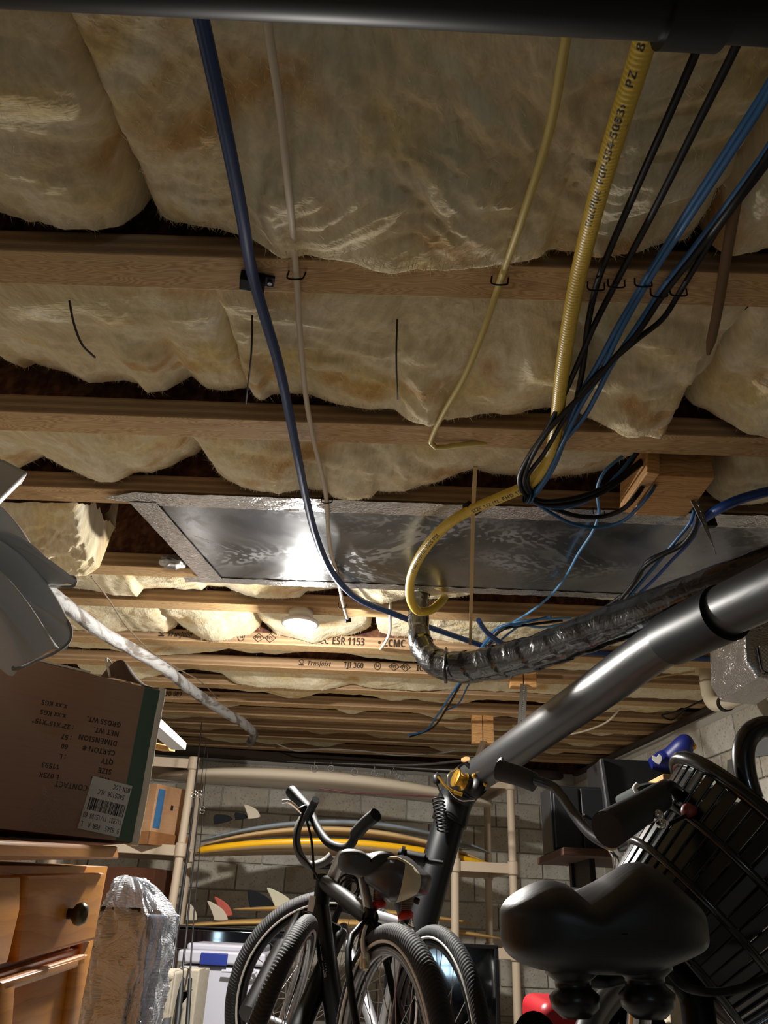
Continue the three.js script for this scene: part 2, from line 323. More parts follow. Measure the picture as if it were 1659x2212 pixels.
{ // bay in front of the first visible joist
  const h = [[-0.7214,1.9738,-0.945],[-0.6651,1.9473,-0.945],[-0.6055,1.9362,-0.945],[-0.5479,1.9318,-0.945],[-0.5023,1.945,-0.945],[-0.4752,1.9725,-0.945],[-0.4578,1.9884,-0.945]];
  batt({ hem: h, zn: -0.5, x0: -1.5, x1: h[6][0] + 0.012, bulge: 0.03, fold: 0.02, cell: 0.006, nv: 84, label: 'puffy cream insulation batt beside the blue water tube, above the first joist in view', fringe: 700 });
  const k = [[-0.4602,1.9883,-0.945],[-0.4394,1.9775,-0.945],[-0.4075,1.9582,-0.945],[-0.3575,1.9489,-0.945],[-0.3078,1.9397,-0.945],[-0.2738,1.9244,-0.945],[-0.2429,1.8982,-0.945],[-0.2129,1.8757,-0.945],[-0.1746,1.8848,-0.945],[-0.1427,1.8786,-0.945],[-0.0958,1.8774,-0.945],[-0.064,1.866,-0.945],[-0.0249,1.8581,-0.945],[0.0136,1.8661,-0.945],[0.06,1.8617,-0.945],[0.0987,1.8697,-0.945],[0.1375,1.8756,-0.945],[0.1686,1.8811,-0.945],[0.2192,1.9004,-0.945],[0.2359,1.9195,-0.945],[0.2758,1.9179,-0.945],[0.314,1.9076,-0.945],[0.3813,1.918,-0.945],[0.409,1.9344,-0.945],[0.4507,1.9472,-0.945],[0.5033,1.9516,-0.945]];
  batt({ hem: k, zn: -0.5, x0: k[0][0] - 0.006, x1: k[25][0], bulge: 0.03, fold: 0.023, cell: 0.006, nv: 90, label: 'widest puffy insulation batt, drooping over the first joist behind the yellow tubes', fringe: 1500 });
  const q = [[0.4991,1.9241,-0.945],[0.5509,1.9176,-0.945],[0.6092,1.9342,-0.945]];
  batt({ hem: q, zn: -0.5, x0: q[0][0], x1: 1.85, bulge: 0.025, fold: 0.018, cell: 0.008, nv: 60, label: 'insulation batt behind the blue and black cable bundle, above the first joist in view', fringe: 400 });
}
{
  const h = [[-0.9635,2.0557,-1.437],[-0.9264,2.0377,-1.437],[-0.8929,2.0115,-1.437],[-0.8703,2.0262,-1.437],[-0.8201,2.0146,-1.437],[-0.7732,1.9975,-1.437],[-0.7308,1.9737,-1.437],[-0.6911,1.9807,-1.437],[-0.6505,1.9892,-1.437],[-0.6169,1.9785,-1.437],[-0.591,1.9504,-1.437],[-0.5511,1.9613,-1.437],[-0.5234,1.9824,-1.437],[-0.4963,2.0092,-1.437],[-0.4548,1.972,-1.437],[-0.4175,1.9669,-1.437],[-0.3767,1.9753,-1.437],[-0.354,1.9578,-1.437]];
  batt({ hem: h, zn: -1.05, x0: -1.6, x1: h[17][0] + 0.01, bulge: 0.03, fold: 0.016, cell: 0.007, nv: 56, label: 'insulation batt with the curved black support wire, behind the first joist', fringe: 700 });
  const k = [[-0.3561,1.9577,-1.437],[-0.3216,1.946,-1.437],[-0.3032,1.9625,-1.437],[-0.2616,1.9643,-1.437],[-0.2099,1.9599,-1.437],[-0.1572,1.9399,-1.437],[-0.1057,1.9305,-1.437],[-0.0748,1.9253,-1.437],[-0.0223,1.9327,-1.437],[0.0154,1.9024,-1.437],[0.0366,1.8894,-1.437],[0.0575,1.8852,-1.437],[0.0938,1.912,-1.437],[0.1357,1.924,-1.437],[0.2606,1.9293,-1.437],[0.3362,1.9505,-1.437],[0.4024,1.9353,-1.437],[0.4263,1.921,-1.437],[0.45,1.9069,-1.437],[0.4854,1.8883,-1.437],[0.5286,1.8778,-1.437],[0.578,1.8786,-1.437],[0.5925,1.928,-1.437],[0.6242,1.9704,-1.437]];
  batt({ hem: k, zn: -1.05, x0: k[0][0] - 0.006, x1: k[23][0] + 0.01, bulge: 0.03, fold: 0.018, cell: 0.007, nv: 56, label: 'insulation batt behind the yellow gas tube with a corner drooping over the second joist', fringe: 1100, ends: 0.03 });
  const q = [[0.638,1.971,-1.437],[0.6797,1.9624,-1.437],[0.7169,1.9333,-1.437],[0.7715,1.8905,-1.437],[0.8141,1.8825,-1.437]];
  batt({ hem: q, zn: -1.05, x0: q[0][0] - 0.005, x1: 1.8, bulge: 0.03, fold: 0.016, cell: 0.009, nv: 44, label: 'insulation batt pierced by the hanging brown lath near the right wall', fringe: 300 });
}
{
  const h = [[-1.1739,1.9707,-1.79],[-1.098,1.9739,-1.79],[-1.0399,1.9438,-1.79],[-1.0053,1.9719,-1.79],[-0.9736,1.9882,-1.79],[-0.921,1.9562,-1.79],[-0.8656,1.9307,-1.79],[-0.8071,1.9114,-1.79],[-0.7647,1.9132,-1.79],[-0.7231,1.944,-1.79],[-0.6742,1.9461,-1.79],[-0.6302,1.9685,-1.79],[-0.58,2.0033,-1.79],[-0.5347,2.0248,-1.79]];
  batt({ hem: h, zn: -1.54, x0: -1.7, x1: h[13][0] + 0.005, bulge: 0.018, fold: 0.012, cell: 0.008, nv: 44, label: 'insulation batt with a wavy lower edge above the left end of the metal duct panel', fringe: 600 });
  const k = [[-0.5313,2.0189,-1.79],[-0.5176,1.9955,-1.79],[-0.4967,1.9565,-1.79],[-0.4612,1.9275,-1.79],[-0.4164,1.9107,-1.79],[-0.3729,1.9011,-1.79],[-0.3199,1.8934,-1.79],[-0.2789,1.9051,-1.79],[-0.2485,1.9121,-1.79],[-0.196,1.9086,-1.79],[-0.1786,1.8909,-1.79],[-0.1264,1.8846,-1.79],[-0.0753,1.8981,-1.79],[-0.0603,1.92,-1.79],[0.0079,1.9201,-1.79],[0.0571,1.9408,-1.79],[0.1005,1.957,-1.79],[0.1454,1.9808,-1.79],[0.1957,1.9976,-1.79],[0.2469,1.9851,-1.79],[0.3218,1.9809,-1.79],[0.4164,1.9777,-1.79],[0.481,1.992,-1.79],[0.5524,2.0097,-1.79],[0.5708,2.0445,-1.79],[0.602,2.0669,-1.79]];
  batt({ hem: k, zn: -1.54, x0: k[0][0], x1: k[25][0], bulge: 0.018, fold: 0.013, cell: 0.008, nv: 44, label: 'insulation batt drooping in torn white tufts in front of the metal duct panel', fringe: 1300 });
  const q = [[0.7893,1.9732,-1.79],[0.8497,1.9189,-1.79],[0.8968,1.9097,-1.79],[0.975,1.9186,-1.79]];
  batt({ hem: q, zn: -1.54, x0: q[0][0], x1: 1.75, bulge: 0.02, fold: 0.012, cell: 0.01, nv: 40, label: 'insulation batt beside the solid wood blocking, above the thick blue tube', fringe: 200 });
}
{ // cut end beside the metal panel
  const h = [[-1.3035,1.8459,-2.2],[-1.223,1.8733,-2.2],[-1.1751,1.8593,-2.2],[-1.1319,1.8341,-2.2],[-1.0967,1.8104,-2.2],[-1.0445,1.8048,-2.2],[-0.9645,1.8035,-2.2],[-0.9289,1.8395,-2.2],[-0.9105,1.9107,-2.2],[-0.9119,1.9598,-2.2]];
  batt({ hem: h, zn: -1.9, x0: -1.8, x1: h[9][0] + 0.004, bulge: 0.03, fold: 0.03, cell: 0.007, nv: 56, label: 'thick torn end of an insulation batt hanging beside the metal duct panel', fringe: 700, top: 1.9, ends: 0.02 });
}
{
  const h = [[-1.2875,1.9414,-2.622],[-1.1117,1.9232,-2.622],[-1.0372,1.91,-2.622],[-0.9429,1.9068,-2.622],[-0.9268,1.9384,-2.622],[-0.863,1.9447,-2.622],[-0.7912,1.9441,-2.622],[-0.7126,1.9438,-2.622],[-0.6933,1.9629,-2.622],[-0.6277,1.9583,-2.622],[-0.5969,1.945,-2.622],[-0.5525,1.9306,-2.622],[-0.5001,1.9183,-2.622],[-0.4289,1.9177,-2.622],[-0.3522,1.9282,-2.622],[-0.3259,1.9565,-2.622],[-0.2904,1.958,-2.622],[-0.2554,1.9668,-2.622],[-0.2096,1.9687,-2.622],[-0.1611,1.9544,-2.622],[-0.1088,1.9277,-2.622],[-0.0528,1.9175,-2.622],[0.0039,1.9324,-2.622],[0.0574,1.9491,-2.622],[0.1098,1.9423,-2.622],[0.1789,1.9453,-2.622],[0.2717,1.9673,-2.622],[0.3059,1.9979,-2.622]];
  batt({ hem: h, zn: -2.415, x0: -1.7, x1: h[27][0], bulge: 0.008, fold: 0.006, cell: 0.009, nv: 36, label: 'brightly lit insulation batt with ragged edge just behind the metal duct panel', fringe: 1100 });
  const q = [[0.4976,2.0023,-2.622],[0.5374,1.9876,-2.622],[0.6646,1.9748,-2.622],[0.7915,1.9676,-2.622],[1.3465,1.9624,-2.622]];
  batt({ hem: q, zn: -2.415, x0: q[0][0], x1: 1.65, bulge: 0.008, fold: 0.006, cell: 0.012, nv: 30, label: 'insulation batt above the black wrapped pipe behind the metal duct panel', fringe: 300 });
}
{
  const h = [[-1.3621,1.9225,-3.075],[-1.1857,1.9198,-3.075],[-1.1092,1.9271,-3.075],[-1.031,1.9263,-3.075],[-0.9549,1.9255,-3.075],[-0.9046,1.9622,-3.075]], h2 = [[-0.8988,1.9625,-3.075],[-0.8389,1.9304,-3.075],[-0.7966,1.908,-3.075],[-0.7486,1.898,-3.075],[-0.6876,1.9046,-3.075],[-0.6455,1.9225,-3.075],[-0.6007,1.9365,-3.075],[-0.5732,1.966,-3.075],[-0.5527,1.9915,-3.075]], h3 = [[-0.5469,1.9917,-3.075],[-0.5266,1.968,-3.075],[-0.4921,1.937,-3.075],[-0.4291,1.9276,-3.075],[-0.3342,1.9036,-3.075],[-0.2618,1.9387,-3.075],[-0.1852,1.95,-3.075],[-0.1247,1.9769,-3.075],[-0.0927,1.9966,-3.075]], h4 = [[-0.0849,1.9969,-3.075],[-0.062,1.9633,-3.075],[0.0082,1.9501,-3.075],[0.0911,1.9516,-3.075],[0.2837,1.9317,-3.075],[0.4759,1.9479,-3.075],[0.7632,1.948,-3.075],[1.0491,1.9442,-3.075],[1.2991,1.9628,-3.075],[1.5409,1.9453,-3.075]];
  const q = { zn: -2.725, bulge: 0.012, fold: 0.006, cell: 0.01, nv: 30, ends: 0.015, fringe: 250, top: 1.925 };
  batt({ ...q, hem: h, x0: -1.65, x1: h[5][0], label: 'insulation batt behind the taped grey pipe, at the left end of the lamp bay' });
  batt({ ...q, hem: h2, x0: h2[0][0], x1: h2[8][0], label: 'insulation batt just left of the glowing lamp, between two triangular dark gaps' });
  batt({ ...q, hem: h3, x0: h3[0][0], x1: h3[8][0], label: 'insulation batt right around the glowing ceiling lamp' });
  batt({ ...q, hem: h4, x0: h4[0][0], x1: 1.6, label: 'long insulation batt right of the glowing lamp, behind the black wrapped pipe', fringe: 500 });
}
{
  const h = [[-1.4916,1.9506,-3.412],[-1.298,1.9478,-3.412],[-1.1843,1.9351,-3.412],[-1.0739,1.9266,-3.412],[-0.89,1.9475,-3.412],[-0.8235,1.9591,-3.412],[-0.7575,1.9751,-3.412],[-0.655,1.9575,-3.412],[-0.536,1.9581,-3.412],[-0.3682,1.9828,-3.412],[-0.2168,1.976,-3.412],[-0.1141,1.9586,-3.412],[0.0214,1.9513,-3.412],[0.524,1.9423,-3.412],[0.9419,1.9407,-3.412],[1.6866,1.9382,-3.412]];
  batt({ hem: h, zn: -3.18, x0: -1.6, x1: 1.58, bulge: 0.004, fold: 0.004, cell: 0.014, nv: 26, label: 'insulation batt in the bay right behind the ESR 1153 stamp', fringe: 300 });
  const k = [[-1.5345,1.9203,-3.74],[-1.3946,1.9146,-3.74],[-1.2538,1.9019,-3.74],[-1.1878,1.9187,-3.74],[-1.0783,1.9514,-3.74],[-0.9883,1.9669,-3.74],[-0.8472,1.9494,-3.74],[-0.7714,1.8992,-3.74],[-0.6556,1.888,-3.74],[-0.4728,1.8843,-3.74],[-0.3364,1.8855,-3.74],[-0.2024,1.9233,-3.74],[-0.0875,1.9052,-3.74],[0.117,1.9024,-3.74],[0.3437,1.9188,-3.74],[0.7958,1.9151,-3.74],[1.8251,1.9134,-3.74]];
  batt({ hem: k, zn: -3.515, x0: -1.55, x1: 1.55, bulge: 0.004, fold: 0.004, cell: 0.014, nv: 26, label: 'insulation batt with an uneven lower edge, two bays behind the ESR 1153 stamp', fringe: 300 });
}
for (let b = 15; b < 20; b++) { // far bays
  const zn = JZ[b] - 0.085, zf = JZ[b + 1] + 0.015, h = [];
  for (let x = -1.6; x < 1.7; x += 0.05) { const n = ns(x * 2.1, b * 7.3), m = ns(x * 5.3, b * 3.1 + 4); h.push([x, 1.962 - 0.042 * sst(-0.25, 0.4, n + 0.5 * m), zf]); }
  batt({ hem: h, zn, x0: -1.65, x1: xAt(R0.right, zf), bulge: 0.003, fold: 0.004, cell: 0.018, nv: 22, label: 'insulation batt in the ' + ['first', 'second', 'third', 'fourth', 'fifth'][19 - b] + ' bay counted from the back wall', fringe: 0 });
}
{ // the bay right above the camera and those behind it
  for (let b = 1; b < 7; b++) {
    const zn = JZ[b] - 0.085, zf = JZ[b + 1] + 0.02, h = [];
    for (let x = -1.9; x < 2.1; x += 0.1) h.push([x, 1.905 + 0.02 * ns(x * 2, b * 5.1), zf]);
    batt({ hem: h, zn, x0: xAt(R0.left, zf) + 0.02, x1: xAt(R0.right, zf) - 0.02, bulge: 0.03, fold: 0.015, cell: 0.03, nv: 20, label: 'long insulation batt in a bay overhead behind the camera', group: 'insulation overhead', fringe: 0 });
  }
}

// ---------------------------------------------------------------- lamp fittings
const lampWhite = std({ color: 0xe9e6de, roughness: 0.5 });
function ceilingLamp(pos, label) {
  const o = thing('ceiling_lamp', label, 'lamp');
  const glow = std({ color: 0xffffff, emissive: new THREE.Color(1, 0.96, 0.88), emissiveIntensity: 40, roughness: 0.6 });
  part('diffuser', put(lathe([[0.0005, -0.026], [0.03, -0.023], [0.05, -0.013], [0.06, 0.0], [0.0605, 0.006], [0.0005, 0.006]], 36), pos), glow, o);
  part('rim', put(lathe([[0.06, 0.0], [0.068, 0.002], [0.07, 0.008], [0.066, 0.014], [0.05, 0.016], [0.0005, 0.016]], 36), pos), lampWhite, o);
  part('junction_box', put(lathe([[0.0005, 0.016], [0.045, 0.016], [0.045, 0.054], [0.0005, 0.054]], 24), pos), lampWhite, o);
  return settle(o);
}
ceilingLamp(LAMP, 'round glowing white ceiling lamp beside the ESR 1153 joist');

// ---------------------------------------------------------------- sheet metal panel closing one joist bay as a return duct
const galvRough = dataTex(512, 256, (u, v) => { const a = pfbm(u, v, 10, 5, 3, 2), b = pn(u, v, 70, 40, 3), s = sst(0.05, 0.22, b + a * 0.9) * sst(-0.15, 0.35, pfbm(u, v, 4, 3, 2, 8)); const f = 72 + 55 * s + 20 * a; return [f, f, f]; }, false, 1 / 1.1, 1 / 0.55);
const galvMap = dataTex(512, 256, (u, v) => { const a = pfbm(u, v, 10, 5, 3, 2), b = pn(u, v, 70, 40, 3), s = sst(0.05, 0.22, b + a * 0.9) * sst(-0.15, 0.35, pfbm(u, v, 4, 3, 2, 8)); const f = 138 + 40 * s + 22 * a; return [f, f + 2, f + 5]; }, true, 1 / 1.1, 1 / 0.55);
const galvMat = std({ map: galvMap, roughnessMap: galvRough, roughness: 1, metalness: 0.95 });
const foilBump = dataTex(256, 256, (u, v) => { const r = 1 - Math.abs(pfbm(u, v, 12, 20, 3, 4)) * 2; const f = 128 + 110 * r; return [f, f, f]; }, false, 1 / 0.16, 1 / 0.16);
const foilMat = std({ color: 0xc9c6c4, metalness: 0.92, roughness: 0.27, bumpMap: foilBump, bumpScale: 0.004 });
{
  const o = thing('duct_panel', 'galvanised sheet metal duct panel closing the bay between two joists', 'duct');
  const p1 = [-0.7465,1.893,-1.9009], p2 = [-0.6607,1.893,-2.3322], xr = 1.28;
  const z0 = -1.842, z1 = -2.406;
  const dent = (x, z) => 0.006 * Math.exp(-Math.pow((x + 0.16 + (z + 2.1) * 0.25) / 0.035, 2)) * Math.sin((z + 1.85) * 5.6) + 0.0028 * ns(x * 2.6, z * 4, 3) + 0.0012 * ns(x * 7, z * 9, 5);
  const f = (d) => (a, b) => { const z = lerp(z0, z1, b), xl = lerp(p1[0], p2[0], b), x = lerp(xl, xr, a); return [x, 1.8955 - d - 0.004 * Math.sin(Math.PI * b) * Math.min(1, a * 8) - dent(x, z) * Math.sin(Math.PI * b), z]; };
  part('sheet', [grid(140, 36, f(0.0045), (a, b, p) => [p[0], p[2]]), grid(20, 6, (a, b) => f(0.0)(1 - a, b))], galvMat, o);
  // foil tape along both nailed edges, crumpled
  const strip = (za, zb, x0, x1, s, taper) => grid(220, 8, (a, b) => { const x = lerp(x0, x1, a), z = lerp(za, zb, b) + 0.004 * ns(x * 30, s) ; return [x, 1.8888 - 0.0028 * Math.abs(ns(x * 14, z * 60, s)) - 0.0018 * ns(x * 40, z * 90, s), taper && a < 0.05 ? lerp((za + zb) / 2, z, a / 0.05) : z]; }, (a, b, p) => [p[0], p[2]]);
  part('foil_tape', strip(-1.80, -1.872, [-0.8148,1.89,-1.8471][0], xr, 3, true), foilMat, o);
  part('foil_tape', strip(-2.372, -2.416, p2[0] - 0.055, xr, 9, false), foilMat, o);
  // tape along the open left end and crumpled corners
  part('foil_tape', grid(8, 50, (a, b) => { const z = lerp(z0 - 0.01, z1 + 0.02, b), x = lerp(p1[0], p2[0], b) + 0.004 + a * 0.075; return [x, 1.8865 - 0.0025 * Math.abs(ns(x * 30, z * 20, 5)), z]; }, (a, b, p) => [p[0], p[2]]), foilMat, o);
  const lump = (c, rx, ry, rz, s) => { const g = new THREE.IcosahedronGeometry(1, 4), p = g.attributes.position; for (let i = 0; i < p.count; i++) { const x = p.getX(i), y = p.getY(i), z = p.getZ(i), k = 1 + 0.3 * ns(x * 2.4 + s, y * 2.4, z * 2.4) + 0.22 * Math.abs(ns(x * 5, y * 5 + s, z * 5)); p.setXYZ(i, c[0] + x * rx * k, c[1] + y * ry * k, c[2] + z * rz * k); } g.computeVertexNormals(); return g; };
  const c2 = [-0.7279,1.895,-2.2725]; part('foil_crumple', lump(c2, 0.04, 0.018, 0.035, 4), foilMat, o);
  settle(o);
}
// foil faced end of another duct at the right wall, with a taped window
{
  const o = thing('insulated_duct', 'foil taped duct end hanging beside the right wall above the white drain pipe', 'duct');
  const P = [[1.1014,1.7851,-2.3],[1.1772,1.8115,-2.3],[1.2681,1.8231,-2.3],[1.2214,1.5977,-2.3],[1.1113,1.6045,-2.3],[1.0858,1.657,-2.3]].map((p) => [p[0], p[1]]);
  const g = slab(P, 0.3, 0.012); g.translate(0, 0, -2.46); part('jacket', g, foilMat, o);
  const Q = [[1.1296,1.7031,-2.3],[1.2496,1.7336,-2.3],[1.2274,1.6266,-2.3],[1.1309,1.6197,-2.3]].map((p) => [p[0], p[1]]);
  const q = slab(Q, 0.01, 0.003); q.translate(0, 0, -2.304);
  part('bubble_wrap', q, std({ color: 0xcfcac0, roughness: 0.35, metalness: 0.35, bumpMap: dataTex(128, 128, (u, v) => { const f = 128 + 120 * Math.sin(u * 6.283 * 8) * Math.sin(v * 6.283 * 8); return [f, f, f]; }, false, 10, 10), bumpScale: 0.004 }), o);
  part('strap', sweep([[1.124,1.699,-2.302],[1.1237,1.6665,-2.302],[1.1274,1.6259,-2.302],[1.1452,1.6165,-2.302]], 0.003, { n: 20, m: 6 }), rub(0x101010, 0.6), o);
  settle(o);
}

// ---------------------------------------------------------------- cables and tubes
const M = {
  blue: rub(0x16396e, 0.38), white: rub(0xd6c9b4, 0.55), yellow: rub(0xd2b13e, 0.5), black: rub(0x08080a, 0.5, { specularIntensity: 0.5 }), net: rub(0x1f5f96, 0.45), dark: rub(0x0c0d0f, 0.55, { specularIntensity: 0.45 }), staple: std({ color: 0x17171a, metalness: 0.6, roughness: 0.4 }), zinc: std({ color: 0x9b9fa2, metalness: 0.85, roughness: 0.42 }), gold: std({ color: 0xb58a34, metalness: 0.9, roughness: 0.28 }), chrome: std({ color: 0xd8d8d8, metalness: 1, roughness: 0.15 }), abs: phy({ color: 0x08090b, roughness: 0.42, specularIntensity: 0.6 })
};
// lengthens a run of points backwards past its first point, level, by d
const before = (p, d) => { const a = p[0], b = p[1], l = Math.hypot(a[0] - b[0], a[2] - b[2]); return [[a[0] + (a[0] - b[0]) / l * d, a[1], a[2] + (a[2] - b[2]) / l * d], ...p]; };
const cable = (name, pts, r, mat, label, cat = 'cable', group, n = 90, m = 8) => single(name, sweep(pts, r, { n, m }), mat, label, cat, group);
cable('water_tube', before([[-0.2598,1.84,-0.4922],[-0.2583,1.84,-0.5278],[-0.2562,1.84,-0.6583],[-0.2604,1.855,-0.8224],[-0.2687,1.876,-0.977],[-0.2509,1.866,-1.1996],[-0.2478,1.866,-1.3541],[-0.2455,1.862,-1.513],[-0.2446,1.865,-1.7387],[-0.2384,1.868,-1.959],[-0.2154,1.866,-2.1776],[-0.1766,1.862,-2.3312],[-0.1193,1.862,-2.4563],[-0.0241,1.866,-2.5673],[0.0781,1.87,-2.6762],[0.2639,1.878,-2.8594],[0.4265,1.88,-3.0062]], 0.9), 0.0105, M.blue, 'blue plastic water tube hanging along the ceiling beside the white cable', 'tube', null, 140, 12);
cable('electric_cable', before([[-0.1762,1.84,-0.4953],[-0.1789,1.84,-0.5312],[-0.1776,1.842,-0.6377],[-0.1815,1.848,-0.772],[-0.1951,1.89,-0.9878],[-0.2021,1.882,-1.1344],[-0.2078,1.878,-1.3186],[-0.2077,1.886,-1.4885],[-0.1996,1.884,-1.6287],[-0.1953,1.884,-1.789],[-0.1995,1.878,-1.9177],[-0.2026,1.876,-2.0967],[-0.194,1.884,-2.2888],[-0.1876,1.892,-2.5894],[-0.1747,1.87,-2.6712]], 0.9), 0.0058, M.white, 'white electric cable stapled beside the blue water tube');
single('cable_end_clip', put(box(0, 0, 0, 0.022, 0.016, 0.02, 0.003), [-0.1747,1.868,-2.6755], [0.3, 0.4, 0.3]), M.dark, 'small black clip at the end of the white cable near the lamp', 'clip');
cable('electric_cable', before([[0.1771,1.835,-0.52],[0.1772,1.835,-0.5466],[0.1809,1.838,-0.6574],[0.171,1.848,-0.8009],[0.1595,1.889,-0.9914],[0.1467,1.88,-1.0899],[0.1218,1.875,-1.2346],[0.0931,1.88,-1.3536],[0.0699,1.888,-1.4739],[0.0675,1.889,-1.5085],[0.0826,1.888,-1.5258],[0.1263,1.889,-1.5145],[0.1862,1.9,-1.5176],[0.2466,1.93,-1.5555]], 0.9), 0.0062, rub(0xcdb766, 0.5), 'thin pale yellow electric cable bending back under the second joist');

// yellow corrugated gas tube with printing
{
  const o = thing('gas_tube', 'thick yellow corrugated gas tube with black print looping under the duct', 'gas tube');
  const pts = before([[0.2633,1.82,-0.4799],[0.2656,1.82,-0.5356],[0.2653,1.825,-0.659],[0.2718,1.845,-0.7782],[0.2832,1.868,-0.9256],[0.2915,1.866,-1.0433],[0.3071,1.862,-1.1937],[0.3218,1.858,-1.3096],[0.3346,1.852,-1.4216],[0.3347,1.848,-1.5284],[0.308,1.848,-1.614],[0.2511,1.852,-1.6901],[0.1897,1.86,-1.7713],[0.1338,1.848,-1.8319],[0.0893,1.835,-1.9227],[0.0555,1.825,-2.044],[0.0409,1.815,-2.1777],[0.0494,1.805,-2.3055],[0.0759,1.8,-2.3723],[0.1143,1.81,-2.3859],[0.1452,1.84,-2.397],[0.1634,1.88,-2.4418]], 0.8);
  const c = document.createElement('canvas'); c.width = 2048; c.height = 128; const x = c.getContext('2d');
  x.fillStyle = '#d6b640'; x.fillRect(0, 0, 2048, 128);
  for (let i = 0; i < 900; i++) { x.fillStyle = `rgba(${90 + rnd() * 60},${70 + rnd() * 40},30,${0.15 + rnd() * 0.4})`; x.fillRect(rnd() * 2048, rnd() * 128, 1 + rnd() * 4, 1 + rnd() * 2); }
  x.fillStyle = '#1c190c'; x.font = 'bold 18px sans-serif';
  for (const [at, text] of [[0.06, '8'], [0.105, 'PZ'], [0.16, '‹33›'], [0.255, 'FGP-SS4-500'], [0.355, '♦TracPipe'], [1.34, 'SIZE 1/2 IN. EHD 19'], [1.7, 'TP GAS TUBE UL 1025 PSI']]) { x.save(); x.translate(at / 2.2 * 2048, 62); x.scale(-1, 1.15); x.fillText(text, 0, 0); x.restore(); }
  const t = new THREE.CanvasTexture(c); t.colorSpace = THREE.SRGBColorSpace; t.wrapS = t.wrapT = THREE.RepeatWrapping; t.repeat.set(1 / 2.2, 1); t.offset.set(-0.8 / 2.2, 0);
  part('jacket', sweep(pts, (q, a, s) => 0.0142 + 0.00022 * Math.sin(s * 2 * Math.PI / 0.0065), { n: 2000, m: 14 }), phy({ map: t, roughness: 0.42 }), o);
  settle(o);
}
// yellow tube clip, nailed clamp of the blue tube
function clamp2(p, label, turn) { const o = thing('tube_clamp', label, 'clamp'); part('bracket', [put(box(0, 0.004, 0, 0.044, 0.022, 0.03, 0.003), p, [0, turn, 0]), put(box(0.028, 0.012, 0, 0.02, 0.006, 0.026, 0.002), p, [0, turn, 0])], M.dark, o); part('nail', put(new THREE.CylinderGeometry(0.004, 0.004, 0.006, 10), [p[0] + 0.03 * Math.cos(turn), p[1] + 0.008, p[2] - 0.03 * Math.sin(turn)]), M.zinc, o); return settle(o); }
clamp2([-0.2746,1.884,-1.0094], 'black plastic clamp holding the blue water tube to the first joist', 0.2);
clamp2([0.1911,1.866,-1.7849], 'black plastic clamp around the yellow gas tube at the duct panel', 0.5);
// black and blue cables running in from the right
const fan = [
  [[[0.335,1.83,-0.5186],[0.3331,1.83,-0.5507],[0.3294,1.838,-0.6464],[0.3262,1.852,-0.754],[0.3269,1.889,-0.9887],[0.3292,1.876,-1.0645],[0.3481,1.87,-1.2016],[0.3573,1.858,-1.3407],[0.3531,1.845,-1.4761],[0.3352,1.838,-1.6126],[0.3255,1.832,-1.6555]], 0.0058, M.black, 'black cable nearest to the yellow gas tube, stapled to the first joist'],
  [[[0.378,1.83,-0.5202],[0.377,1.83,-0.5441],[0.3697,1.838,-0.6585],[0.3647,1.855,-0.7915],[0.3584,1.889,-0.9873],[0.3414,1.872,-1.0717],[0.3347,1.866,-1.1554],[0.3229,1.855,-1.2735],[0.307,1.84,-1.3694],[0.283,1.83,-1.4667],[0.2759,1.826,-1.5418],[0.2924,1.826,-1.606],[0.3184,1.83,-1.6478]], 0.0058, M.black, 'second black cable from the yellow gas tube, stapled to the first joist'],
  [[[0.4431,1.84,-0.5539],[0.4395,1.84,-0.5974],[0.4282,1.844,-0.6816],[0.4135,1.858,-0.8135],[0.4055,1.889,-0.9853],[0.3851,1.874,-1.078],[0.3717,1.866,-1.1812],[0.3564,1.858,-1.2756],[0.3544,1.85,-1.3812],[0.3518,1.84,-1.4979],[0.3373,1.834,-1.5943],[0.3239,1.832,-1.6463]], 0.0058, M.net, 'blue network cable at the upper side of the bundle'],
  [[[0.4402,1.832,-0.5631],[0.441,1.832,-0.6042],[0.4316,1.836,-0.6811],[0.4175,1.85,-0.8124],[0.4091,1.884,-0.9833],[0.3908,1.868,-1.0796],[0.3816,1.86,-1.1872],[0.3651,1.852,-1.2827],[0.3568,1.845,-1.3476],[0.3395,1.832,-1.5474],[0.3218,1.828,-1.6347]], 0.0052, M.net, 'blue network cable lying against its twin below'],
  [[[0.4836,1.845,-0.6402],[0.4799,1.845,-0.6877],[0.4678,1.853,-0.7779],[0.4576,1.876,-0.8917],[0.4397,1.889,-1.0059],[0.4167,1.872,-1.0867],[0.3965,1.862,-1.1749],[0.3889,1.856,-1.2555],[0.3811,1.855,-1.335],[0.3549,1.85,-1.4321],[0.3453,1.84,-1.5186],[0.3279,1.832,-1.6367]], 0.0055, M.net, 'lower blue network cable crossing the second joist'],
  [[[0.4835,1.838,-0.6431],[0.4806,1.838,-0.6924],[0.4669,1.838,-0.7735],[0.4618,1.87,-0.8955],[0.4433,1.882,-1.0074],[0.4207,1.866,-1.0884],[0.3964,1.858,-1.1425],[0.3703,1.85,-1.2185],[0.3388,1.842,-1.2865],[0.3098,1.834,-1.3603],[0.291,1.828,-1.4533],[0.2892,1.824,-1.5588],[0.3233,1.828,-1.6438]], 0.0056, M.black, 'black cable running together with the lower blue network cable'],
  [[[0.4956,1.845,-0.6664],[0.4892,1.845,-0.709],[0.4721,1.856,-0.8226],[0.4766,1.878,-0.9025],[0.4737,1.889,-1.0044],[0.4587,1.876,-1.0585],[0.4286,1.868,-1.1004],[0.3861,1.858,-1.1705],[0.3576,1.85,-1.2341],[0.338,1.842,-1.3191],[0.316,1.832,-1.4483],[0.295,1.826,-1.5405],[0.3188,1.828,-1.6303]], 0.0052, M.black, 'lowest black cable of the bundle, stapled to the first joist'],
];
